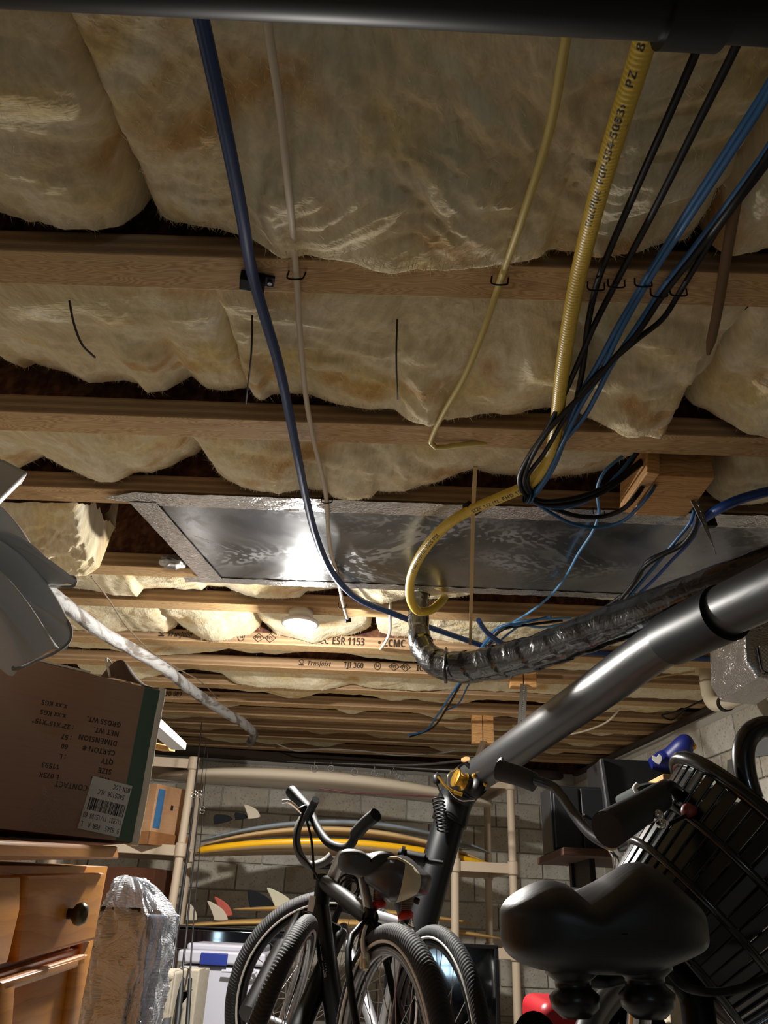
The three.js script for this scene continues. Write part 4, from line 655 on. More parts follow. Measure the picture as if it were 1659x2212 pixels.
// fins standing up on the upturned boards
function fin(label, base0, base1, tip, mat, group) {
  const b0 = V(base0), b1 = V(base1), ex = b1.clone().sub(b0), L = ex.length(); ex.normalize(); const up = V(tip).sub(b0), h = up.dot(new THREE.Vector3(0, 1, 0)), r = up.dot(ex) / L;
  const g = slab(smoothPts([[0, -0.006], [0, 0], [L * lerp(0, r, 0.45) * 0.6, h * 0.5], [L * r, h], [L * (r + 0.12), h * 1.0], [L * lerp(1, r, 0.5) + L * 0.12, h * 0.62], [L, 0], [L, -0.006]], 44), 0.009, 0.003);
  g.applyMatrix4(new THREE.Matrix4().makeBasis(ex, new THREE.Vector3(0, 1, 0), ex.clone().cross(new THREE.Vector3(0, 1, 0))).setPosition(b0));
  return single('surfboard_fin', g, mat, label, 'fin', group, true);
}
const finBlack = phy({ color: 0x0e1014, roughness: 0.8, specularIntensity: 0.4 }), finWhite = std({ color: 0xa59a88, roughness: 0.6 }), finRed = std({ color: 0x9a3622, roughness: 0.55 });
fin('dark fin with a rounded notch on the tail of the blue grey surfboard', [-0.3085,1.3631,-4.58], [-0.4047,1.3342,-4.58], [-0.415,1.4048,-4.58], finBlack);
fin('second small dark fin lying low on the blue grey surfboard', [-0.2317,1.3811,-4.62], [-0.2961,1.368,-4.62], [-0.3018,1.411,-4.62], finBlack);
fin('tall pale swept fin on the blue grey surfboard', [-0.1592,1.3835,-4.56], [-0.2231,1.3705,-4.56], [-0.264,1.4543,-4.56], finWhite);
fin('pale chequered fin on the lower wooden surfboard beside the red fin', [-0.2607,0.8804,-4.46], [-0.3298,0.8775,-4.46], [-0.3695,0.9592,-4.46], finWhite);
fin('red swept fin on the lower wooden surfboard', [-0.248,0.9021,-4.6], [-0.3093,0.8952,-4.6], [-0.3562,0.9883,-4.6], finRed);
fin('white fin at the end of the lower wooden surfboard beside the fishing rods', [-0.4141,0.8739,-4.48], [-0.4691,0.8715,-4.48], [-0.4666,0.9426,-4.48], finWhite);
fin('large white swept fin on the shorter wooden surfboard', [0.0768,0.9376,-4.58], [-0.0242,0.9289,-4.58], [-0.0807,1.0445,-4.58], std({ color: 0xa8a58c, roughness: 0.55 }));
fin('broad black fin on the shorter wooden surfboard', [-0.0305,0.9418,-4.6], [-0.1603,0.9318,-4.6], [-0.1721,1.0276,-4.6], finBlack);
// ---------------------------------------------------------------- cardboard boxes on the left rack
const cardMap = dataTex(256, 256, (u, v) => { const f = pn(u, v, 8, 120, 3) * 8 + pfbm(u, v, 6, 6, 3, 2) * 18; return [172 + f, 132 + f, 96 + f]; }, true, 2, 2);
const cardMat = std({ map: cardMap, roughness: 0.85 });
{
  const P = [-0.6681,1.4894,-4.3], Q = [-0.7706,1.2601,-4.3];
  const o = thing('cardboard_box', 'cardboard box with a blue printed stripe and dark handle hole patch on the left rack', 'box', null, true);
  const H = P[1] - 1.25, bx = put(box(0, 0, 0, 0.22, H, 0.26, 0.003), [0, 0, 0]);
  const pos = [P[0] - 0.05, 1.25 + H / 2, -4.52], rot = [0, -0.6, 0];
  part('carton', put(bx, pos, rot), cardMat, o);
  part('blue_print', put(box(0.1105, 0.0, 0.09, 0.0015, H * 0.8, 0.05), pos, rot), std({ color: 0x2d5f8c, roughness: 0.8 }), o);
  part('hole_shade_patch', put(box(0.1105, 0.015, -0.005, 0.0018, 0.025, 0.018, 0.004), pos, rot), std({ color: 0x0c0806, roughness: 1 }), o);  // near-black patch paints the shade inside a handle hole
  settle(o);
  const f = thing('cardboard_box', 'shallow pale carton under the cardboard box with the blue stripe', 'box', null, true);
  part('carton', put(box(0, 0, 0, 0.25, 0.062, 0.3, 0.003), [P[0] - 0.045, 1.223, -4.5], rot), std({ color: 0xcbb592, map: cardMap, roughness: 0.85 }), f);
  part('lid_seam', put(box(0.1255, 0, 0.148, 0.004, 0.062, 0.004), [P[0] - 0.045, 1.223, -4.5], rot), std({ color: 0x5a4630, roughness: 1 }), f);
  settle(f);
  const g = thing('cardboard_box', 'dark brown carton on the middle shelf of the left rack', 'box', null, true);
  part('carton', put(box(0, 0, 0, 0.3, 0.28, 0.3, 0.004), [P[0] - 0.08, 0.95, -4.6], [0, -0.3, 0]), std({ color: 0x7a5a44, map: cardMap, roughness: 0.9 }), g);
  part('tape', put(box(0, 0.142, 0, 0.05, 0.001, 0.3), [P[0] - 0.08, 0.95, -4.6], [0, -0.3, 0]), std({ color: 0x8a7358, roughness: 0.4 }), g);
  settle(g);
  const r = [-0.6429,0.9624,-4.3];
  const h = thing('fuel_can', 'red and orange plastic can on the left rack behind the plastic bag', 'can', null, true);
  part('body', box(r[0] - 0.02, 0.79 + 0.07, -4.55, 0.1, 0.12, 0.12, 0.02), std({ color: 0xa03018, roughness: 0.5 }), h); part('cap', put(new THREE.CylinderGeometry(0.018, 0.02, 0.03, 14), [r[0] - 0.02, 0.93, -4.55]), std({ color: 0xc02c20, roughness: 0.5 }), h); settle(h);
}
// white board end sticking out beside the carton
{
  const a = [-0.8328,1.4766,-2.6], b = [-0.8588,1.4917,-3.2];
  single('white_plank', bar(a, b, 0.06, 0.03, [0, 1, 0], 0.003), std({ color: 0xc4c4c4, roughness: 0.6 }), 'end of a white painted plank sticking out behind the large carton', 'plank');
  single('wood_strip', bar([-0.9583,1.4585,-3], [-0.9223,1.4973,-3.3], 0.05, 0.02), pineMat, 'brown wood strip under the white plank behind the large carton', 'strip');
}
// ---------------------------------------------------------------- fishing rods, reel, coiled leash
const rodBlack = phy({ color: 0x101114, roughness: 0.35, clearcoat: 0.4 }), cork = std({ color: 0xb8905c, roughness: 0.8 });
function ring(c, r, t, m, turn = 0) { return put(new THREE.TorusGeometry(r, t, 8, 20), c, [0, turn, 0]); }
{
  const o = thing('fishing_rod', 'fishing rod with ring guides and cork handle lying level above the white surfboard', 'fishing rod');
  part('blank', sweep([[-0.5044,1.5711,-3.9],[-0.1842,1.565,-3.85],[0.1252,1.5564,-3.75],[0.3499,1.5601,-3.6],[0.4829,1.5597,-3.5]], (t) => 0.002 + 0.0045 * t, { n: 50, m: 8 }), rodBlack, o);
  for (const p of [[-0.3661,1.5408,-3.88],[-0.1685,1.527,-3.85],[0.0181,1.5224,-3.8]]) { part('guide', [ring(p, 0.016, 0.0022, 0), sweep([p, [p[0], p[1] + 0.035, p[2]]], 0.0015, { n: 2, m: 5 })], rodBlack, o); }
  for (const [a, b] of [[[0.3247,1.559,-3.6], [0.3604,1.561,-3.58]], [[0.4194,1.5621,-3.55], [0.45,1.5617,-3.53]]]) part('cork_grip', sweep([a, a.map((v, i) => lerp(v, b[i], 0.5)), b], (t) => 0.014 * Math.pow(Math.sin(Math.PI * clamp(t, 0.12, 0.88)), 0.4), { n: 12, m: 14 }), cork, o);
  part('reel_seat', sweep([[0.3604,1.561,-3.58],[0.4194,1.5621,-3.55]], 0.01, { n: 4, m: 12 }), M.dark, o);
  settle(o);
  const q = thing('fishing_rod', 'second fishing rod with ring guides lying just under the level one', 'fishing rod');
  part('blank', sweep([[-0.3185,1.5636,-3.85],[-0.0934,1.5558,-3.8],[0.1239,1.5311,-3.7],[0.3287,1.5149,-3.6],[0.441,1.5107,-3.5]], (t) => 0.002 + 0.004 * t, { n: 40, m: 8 }), rodBlack, q);
  for (const p of [[-0.2838,1.5409,-3.86],[-0.0718,1.5186,-3.8],[0.0573,1.4936,-3.74]]) part('guide', [ring(p, 0.014, 0.002, 0), sweep([p, [p[0], p[1] + 0.03, p[2]]], 0.0015, { n: 2, m: 5 })], rodBlack, q);
  part('cork_grip', sweep([[0.3434,1.5122,-3.58],[0.3857,1.5129,-3.55]], 0.011, { n: 4, m: 12 }), cork, q);
  settle(q);
}
{ // standing rods beside the left rack
  const rods = [[[[-0.721,0.5024,-3.1],[-0.8027,0.8671,-3.4],[-0.8671,1.2252,-3.65],[-0.9168,1.5466,-3.8],[-0.9504,1.743,-3.9]], 0.009, 'thick fishing rod standing against the left rack'], [[[-0.6809,0.5041,-3.1],[-0.7666,0.8687,-3.4],[-0.8406,1.2263,-3.65],[-0.8903,1.5477,-3.8],[-0.9018,1.644,-3.85]], 0.0055, 'middle fishing rod standing against the left rack'], [[[-0.6439,0.5057,-3.1],[-0.7431,0.8697,-3.4],[-0.8156,1.1709,-3.65],[-0.8687,1.4639,-3.8],[-0.8884,1.6004,-3.85]], 0.004, 'thinnest fishing rod standing against the left rack']];
  rods.forEach(([p, r, l], i) => {
    const o = thing('fishing_rod', l, 'fishing rod');
    p[0] = V(p[0]).add(V(p[0]).sub(V(p[1])).normalize().multiplyScalar(Math.max(0, (p[0][1] - FLOOR - 0.01) / (p[1][1] - p[0][1]) * V(p[0]).distanceTo(V(p[1]))))).toArray();
    part('blank', sweep(p, (t) => r * (1.1 - 0.8 * t), { n: 40, m: 8 }), rodBlack, o);
    part('handle', sweep([p[0], p[0].map((v, k) => lerp(v, p[1][k], 0.62))], r * 1.9, { n: 4, m: 12 }), i ? M.dark : rub(0x1a1a1c, 0.8), o);
    for (const t of [0.95, 1]) part('guide', ring(p[2].map((v, k) => lerp(v, p[3][k], t - 0.5) + (k === 2 ? 0.015 : 0)), 0.009, 0.0015), M.chrome, o);
    settle(o);
  });
}
{ // spinning reel hanging at the elbow of the black pipe
  const o = thing('fishing_reel', 'black and gold spinning fishing reel hanging at the elbow of the black pipe', 'fishing reel');
  const c = [0.2599,1.3427,-2.85], Q = (dx, dy, dz = 0) => [c[0] + dx, c[1] + dy, c[2] + dz];
  part('spool', put(lathe([[0.0005, -0.02], [0.03, -0.02], [0.034, -0.014], [0.026, -0.008], [0.026, 0.01], [0.034, 0.016], [0.03, 0.022], [0.0005, 0.024]], 24), Q(-0.01, 0.01), [0.4, 0.2, 1.2]), M.gold, o);
  part('rotor', put(lathe([[0.0005, 0], [0.03, 0.002], [0.037, 0.02], [0.034, 0.045], [0.0005, 0.05]], 24), Q(0.025, 0.0), [0.4, 0.2, 1.2 + Math.PI]), M.black, o);
  part('body', [put(new THREE.SphereGeometry(0.026, 18, 14), Q(0.06, 0.012, 0.0)), sweep([Q(0.05, 0.0), Q(0.035, 0.045), Q(0.01, 0.07)], 0.008, { n: 10, m: 10 })], M.black, o);
  part('bail', sweep([Q(-0.02, 0.05, 0.02), Q(-0.055, 0.02, 0.03), Q(-0.05, -0.03, 0.03), Q(-0.01, -0.06, 0.02), Q(0.04, -0.055, 0.01)], 0.0022, { n: 30, m: 6 }), M.chrome, o);
  part('crank', [sweep([Q(-0.09, 0.015, 0.03), Q(-0.06, -0.02, 0.035), Q(-0.025, -0.038, 0.03)], 0.0045, { n: 12, m: 8 }), put(new THREE.SphereGeometry(0.009, 12, 10), Q(0.035, 0.02, 0.04)), put(new THREE.SphereGeometry(0.008, 12, 10), Q(0.075, -0.005, 0.03)), put(new THREE.CylinderGeometry(0.007, 0.007, 0.03, 12), Q(-0.02, -0.04, 0.035), [0, 0, 1.3])], M.gold, o);
  settle(o);
  const h = [], a = [0.1782,1.3015,-2.95], b = [0.199,1.1933,-2.95]; for (let i = 0; i <= 120; i++) { const t = i / 120, k = t * 9 * Math.PI * 2; h.push([lerp(a[0], b[0], t) + 0.021 * Math.cos(k), lerp(a[1], b[1], t) + 0.004 * Math.sin(k), lerp(a[2], b[2], t) + 0.021 * Math.sin(k)]); }
  const l = thing('coiled_leash', 'black coiled leash hanging beside the black riser pipe', 'leash');
  part('coil', sweep([[0.1757,1.3933,-2.95], [0.1726,1.3574,-2.95], ...h], 0.0032, { n: 300, m: 6 }), M.black, l);
  part('swivel', put(lathe([[0.0005, -0.02], [0.013, -0.015], [0.015, 0.01], [0.0005, 0.02]], 14), [0.1725,1.3704,-2.95]), M.black, l); settle(l);
}
// ---------------------------------------------------------------- things on the floor at the back left
{
  const a = [-0.8521,0.7018,-3.75], b = [-0.5176,0.716,-3.75], top = [-0.7007,0.7641,-3.75][1];
  const o = thing('cool_box', 'white cool box with a blue latch under the surfboards', 'cool box');
  const wd = b[0] - a[0] + 0.04, cx = (a[0] + b[0]) / 2, zc = -3.95, hh = top - FLOOR, wm = phy({ color: 0x9c9ca6, roughness: 0.45 });
  part('body', box(cx, FLOOR + (hh - 0.06) / 2, zc, wd - 0.02, hh - 0.06, 0.34, 0.02), wm, o);
  part('lid', [box(cx, top - 0.03, zc, wd, 0.05, 0.36, 0.012), box(cx, top + 0.005, zc - 0.01, wd - 0.05, 0.03, 0.3, 0.012)], wm, o);
  part('latch', box([-0.7143,0.736,-3.76][0], top - 0.035, zc + 0.184, 0.115, 0.045, 0.014, 0.004), phy({ color: 0x16286e, roughness: 0.4 }), o);
  part('handle', sweep([[cx + wd / 2 - 0.06, top - 0.06, zc + 0.18], [cx + wd / 2 - 0.03, top - 0.075, zc + 0.2], [cx - wd / 2 + 0.2, top - 0.075, zc + 0.2]], 0.006, { n: 20, m: 8 }), wm, o);
  settle(o);
  const cm = std({ color: 0x857e70, roughness: 0.95, bumpMap: blockBump, bumpScale: 0.003 });
  const q0 = [-0.7566,0.715,-3.3], q1 = [-0.6729,0.7185,-3.3], W = q1[0] - q0[0], Hq = q0[1] - FLOOR;
  const k = thing('concrete_block', 'rough beige concrete lattice block with triangular hole in front of the cool box', 'block');
  const hole = (x, y, s) => [[x, y], [x, y + s], [x + s * 0.75, y + s * 1.15]];
  part('lattice', put(slab([[0, 0], [W, 0], [W, Hq], [0, Hq]], 0.12, 0.006, [hole(W * 0.28, Hq * 0.62, 0.052), hole(W * 0.28, Hq * 0.2, 0.052)]), [q0[0], FLOOR, -3.36]), cm, k);
  for (const x of [0.02, W - 0.02]) part('side_web', box(q0[0] + x, FLOOR + Hq / 2, -3.47, 0.03, Hq - 0.01, 0.1, 0.004), cm, k);
  settle(k);
  const r0 = [-0.8031,0.7181,-3.1], r1 = [-0.7365,0.7348,-3.1];
  const e = thing('concrete_block', 'weathered pale stone slab standing beside the plastic wrapped box', 'block');
  { const g = box((r0[0] + r1[0]) / 2, FLOOR + (r0[1] - FLOOR) / 2, -3.2, r1[0] - r0[0] + 0.03, r0[1] - FLOOR, 0.12, 0.015); part('slab', g, cm, e); part('chip', put(new THREE.IcosahedronGeometry(0.02, 1), [r1[0] - 0.01, r0[1] - 0.02, -3.15]), cm, e); } settle(e);
  // glossy black plates under the lower boards that mirror the window
  const gloss = phy({ color: 0x050607, roughness: 0.06, clearcoat: 1, clearcoatRoughness: 0.03 });
  const s = thing('glass_panel', 'glossy black glass panel standing behind the bicycle wheels', 'panel');
  const c = [0.1622,0.788,-2.75];
  part('glass', put(box(0, 0, 0, 0.34, 0.46, 0.012, 0.003), [c[0] + 0.02, FLOOR + 0.235, c[2]], [-0.0852, -0.0409, 0]), gloss, s);
  part('frame', put([box(-0.17, 0, 0, 0.012, 0.46, 0.02, 0.002), box(0.17, 0, 0, 0.012, 0.46, 0.02, 0.002), box(0, 0.23, 0, 0.35, 0.012, 0.02, 0.002)].reduce((p, g) => join([p, g])), [c[0] + 0.02, FLOOR + 0.235, c[2]], [-0.0852, -0.0409, 0]), M.black, s); settle(s);
  const d = thing('storage_tote', 'dark blue plastic tote under the lower surfboard above the cool box', 'tote');
  const t0 = [-0.8031,0.808,-4.25];
  part('body', put(box(0, 0, 0, 0.66, 0.1, 0.2, 0.012), [t0[0] + 0.06, t0[1] - 0.03, -4.42], [-0.0628, 0.1664, 0]), phy({ color: 0x0a0d12, roughness: 0.05, clearcoat: 1, clearcoatRoughness: 0.03 }), d);
  part('lid', put(box(0, 0.053, 0, 0.68, 0.012, 0.22, 0.005), [t0[0] + 0.06, t0[1] - 0.03, -4.42], [-0.0628, 0.1664, 0]), M.black, d); settle(d);
}
// ---------------------------------------------------------------- black cabinets, shelf and odds at the right wall
{
  const o = thing('wall_shelf', 'brown wooden shelf board under the black cabinets at the right', 'shelf');
  const a = [0.599,1.1573,-3.2], b = [0.7911,1.1496,-2.9];
  part('board', box((a[0] + 1.1) / 2, a[1] - 0.02, -3.1, 1.1 - a[0], 0.025, 0.5, 0.003), std({ map: pineMap, color: 0x4a3524, roughness: 0.7 }), o);
  for (const x of [a[0] + 0.12, 1.0]) part('bracket', box(x, a[1] - 0.1, -3.1, 0.02, 0.14, 0.3, 0.002), M.dark, o);
  for (const x of [a[0] + 0.12, 1.0]) part('side_post', box(x, (FLOOR + a[1] - 0.03) / 2, -3.22, 0.04, a[1] - 0.03 - FLOOR, 0.04, 0.002), M.dark, o);
  settle(o);
  const bl = phy({ color: 0x0e0f12, roughness: 0.5 }), y0 = a[1] - 0.007;
  const c = thing('black_cabinet', 'black cabinet with divided door and small knobs on the brown shelf', 'cabinet');
  const c0 = [0.5974,1.1611,-3], c1 = [0.8091,1.3756,-3], H = c1[1] - y0, W = c1[0] - c0[0];
  part('carcass', box(c0[0] + W / 2, y0 + H / 2, -3.11, W, H, 0.2, 0.004), bl, c);
  for (const k of [0, 1]) { const d = part('door', box(c0[0] + W * (0.26 + 0.48 * k), y0 + H / 2, -3.003, W * 0.44, H * 0.92, 0.014, 0.004), bl, c); part('knob', put(new THREE.SphereGeometry(0.006, 10, 8), [c0[0] + W * (0.42 + 0.12 * k), y0 + H * 0.55, -2.992]), M.chrome, d); }
  settle(c);
  const s = thing('black_cabinet', 'black box with a grey edge strip carrying the blue water bottle', 'cabinet');
  const s0 = [0.7859,1.2644,-2.95], s1 = [1.0884,1.4699,-2.95], Hs = s1[1] - y0, Ws = s1[0] - s0[0];
  part('carcass', box(s0[0] + Ws / 2, y0 + Hs / 2, -3.08, Ws, Hs, 0.24, 0.004), bl, s);
  part('edge_strip', put(box(0, 0, 0, 0.014, Hs * 0.98, 0.02, 0.003), [s0[0] + 0.006, y0 + Hs / 2, -2.952], [0, 0, 0.06]), std({ color: 0x3a3a3c, roughness: 0.5 }), s);
  settle(s);
  const n = thing('water_bottle', 'dark blue bottle with a white heart patch and brass tip lying on the black box', 'bottle');
  const n0 = [0.9623,1.4563,-2.95], n1 = [1.0334,1.4792,-2.95], n2 = [1.0819,1.5217,-2.9], n3 = [1.1022,1.512,-2.88];
  part('body', sweep([n0, n1, n2, [1.1038,1.5326,-2.9]], (t) => 0.036 * (t < 0.25 ? 0.5 + 2 * t : 1) * (t > 0.9 ? 1 - (t - 0.9) * 2.5 : 1), { n: 30, m: 18 }), phy({ color: 0x0b1a66, roughness: 0.45 }), n);
  part('brass_tip', put(new THREE.SphereGeometry(0.0125, 16, 12), n3), M.gold, n);
  const hs = slab(smoothPts([[0, -0.018], [-0.018, 0.004], [-0.011, 0.016], [0, 0.008], [0.011, 0.016], [0.018, 0.004]], 40), 0.003, 0.001);
  part('heart_patch', put(hs, [0.9783,1.4672,-2.915], [0.1, -0.2, 0.25]), std({ color: 0xc9c6bd, roughness: 0.7 }), n);
  settle(n);
  // bag, board and cloth in front of them
  const g = thing('green_bag', 'dark green flat bag with a white rim in front of the black box', 'bag');
  part('bag', put(slab(smoothPts([[0.608,1.22,-2],[0.6416,1.2345,-2],[0.7099,1.233,-2],[0.8074,1.2372,-2],[0.821,1.2159,-2],[0.7497,1.1935,-2],[0.6356,1.1833,-2],[0.6122,1.1963,-2]].map((p) => [p[0], p[1]]), 60), 0.2, 0.02), [0, 0, -2.1]), std({ color: 0x18251f, roughness: 0.8 }), g);
  part('white_rim', sweep([[0.6066,1.2047,-1.985],[0.6021,1.2153,-1.985],[0.611,1.2244,-1.985]], 0.006, { n: 10, m: 8 }), std({ color: 0xcfccc4, roughness: 0.5 }), g); settle(g);
  single('wood_board', bar([0.6933,1.2544,-2.1], [0.7939,1.254,-2.1], 0.12, 0.014, [0, 1, 0], 0.003), pineMat, 'small pale wood board lying on the dark green bag', 'board');
  single('dark_cloth', put(slab(smoothPts([[0.6141,1.1664,-1.8],[0.6487,1.1962,-1.8],[0.7115,1.2048,-1.8],[0.7628,1.205,-1.8],[0.7786,1.1782,-1.8],[0.7133,1.1514,-1.8],[0.6428,1.1532,-1.8]].map((p) => [p[0], p[1]]), 60), 0.16, 0.03), [0, 0, -1.9]), std({ color: 0x2c2a26, roughness: 0.9 }), 'folded dark grey cloth beside the dark green bag', 'cloth');
  // plates on the right wall
  const wallU = R0.right - 0.004;
  for (const [q, col, l, rough, met] of [[[[1.99,1.7232,-3.3275],[1.99,1.7321,-3.0297],[1.99,1.585,-3.0809],[1.99,1.6101,-3.3533]], 0x7d7f80, 'grey metal sheet fixed flat on the block wall', 0.6, 0.3], [[[1.99,1.6255,-3.4657],[1.99,1.6227,-3.2457],[1.99,1.5101,-3.3213],[1.99,1.5225,-3.5162]], 0x9b9d9c, 'crumpled silvery foil sheet on the block wall above the handlebars', 0.35, 0.7]]) {
    const gm = slab(q.map((p) => [-p[2], p[1]]), 0.006, 0.001); gm.rotateY(-Math.PI / 2); const pp = gm.attributes.position; for (let i = 0; i < pp.count; i++) pp.setXYZ(i, pp.getX(i) + wallU - 0.004, pp.getY(i), -Math.abs(pp.getZ(i))); gm.computeVertexNormals();
    single('wall_plate', gm, std({ color: col, roughness: rough, metalness: met, bumpMap: foilBump, bumpScale: met > 0.5 ? 0.006 : 0.001 }), l, 'sheet', null, true);
  }
}

// ---------------------------------------------------------------- bicycles
const tyreBump = dataTex(1024, 64, (u, v) => { const k = Math.sign(Math.sin(u * 6.283 * 64 + Math.abs(v - 0.5) * 34)); const f = 128 + 90 * k; return [f, f, f]; }, false, 1 / 0.5, 1);
const tyreMat = std({ color: 0x0f0f11, roughness: 0.75, bumpMap: tyreBump, bumpScale: 0.0014 }), rimMat = std({ color: 0x8c8d90, metalness: 0.85, roughness: 0.35 }), blackRim = std({ color: 0x1b1c1e, metalness: 0.4, roughness: 0.4 }), stripeMat = std({ color: 0xd4d2cc, roughness: 0.5 }), spokeMat = std({ color: 0xa9aaac, metalness: 0.9, roughness: 0.3 }), paint = phy({ color: 0x040405, roughness: 0.42, specularIntensity: 0.35, clearcoat: 0.1, clearcoatRoughness: 0.18 });
const BS = 0.775;                                  // plan units per metre
// a wheel in the plane z = 0 around the origin, radius R; its parts are placed by the matrix
function wheel(o, R, mx, { rim = rimMat, stripe = true, tw = 0.026, spokes = 28 } = {}) {
  const add = (n, g, m, p = o) => { if (Array.isArray(g)) g = join(g); g.applyMatrix4(mx); return part(n, g, m, p); };
  const circ = (r, z, n = 24) => { const p = []; for (let i = 0; i < n; i++) { const a = i / n * Math.PI * 2; p.push([r * Math.cos(a), r * Math.sin(a), z]); } return p; };
  const t = add('tyre', sweep(circ(R - tw * 0.8, 0), tw * 0.8, { n: 96, m: 18, closed: true }), tyreMat);
  if (stripe) for (const z of [-1, 1]) add('reflective_stripe', sweep(circ(R - tw * 1.25, z * tw * 0.68), 0.0035, { n: 96, m: 6, closed: true }), stripeMat, t);
  add('rim', [sweep(circ(R - tw * 1.85, tw * 0.36), 0.0085, { n: 72, m: 8, closed: true }), sweep(circ(R - tw * 1.85, -tw * 0.36), 0.0085, { n: 72, m: 8, closed: true })], rim);
  for (let i = 0; i < spokes; i++) { const a = i / spokes * Math.PI * 2, b = a + (i % 4 < 2 ? 0.75 : -0.75), z = i % 2 ? 0.022 : -0.022; add('spoke', sweep([[0.02 * Math.cos(b), 0.02 * Math.sin(b), z], [(R - tw * 1.9) * Math.cos(a), (R - tw * 1.9) * Math.sin(a), z * 0.15]], 0.0011, { n: 1, m: 4, cap: false, straight: true }), spokeMat); }
  const h = new THREE.CylinderGeometry(0.017, 0.017, 0.06, 16); h.rotateX(Math.PI / 2); add('hub', h, rimMat);
}
function padSaddle({ L = 0.2, W = 0.17, H = 0.06, nose = 0.2, lobes = 0.25, skirt = 1 }) { // nose at -z, back at +z, seat plane y = 0
  return grid(40, 44, (s, t) => {
    const q = s, z = (q - 0.6) * L, w = W / 2 * (nose + (1 - nose) * sst(0.25, 0.85, q)) * Math.pow(Math.max(0.0001, 1 - Math.pow(Math.abs(clamp((q - 0.5) * 2, -1, 1)), 7)), 0.42) * (q < 0.12 ? Math.pow(q / 0.12, 0.5) : 1);
    const a = t * Math.PI * 2, c = Math.cos(a), d = Math.sin(a), x = w * Math.sign(c) * Math.pow(Math.abs(c), 0.75);
    const end = Math.pow(Math.max(0.0001, 1 - Math.pow(Math.abs((q - 0.5) * 2), 5)), 0.5), lob = lobes * H * sst(0.35, 0.95, q) * (Math.pow(Math.abs(x / (W / 2)), 0.9) * 1.2 - 0.7 - Math.exp(-Math.pow(x / (W * 0.07), 2)) * 0.7);
    const y = d > 0 ? (H * 0.5 * Math.pow(d, 0.7) + lob * Math.pow(d, 0.5)) * end + H * 0.12 * sst(0.6, 1, q) : -H * 0.5 * skirt * Math.pow(-d, 0.6) * end * (0.5 + 0.5 * sst(0.2, 0.8, q));
    return [x, y, z];
  });
}
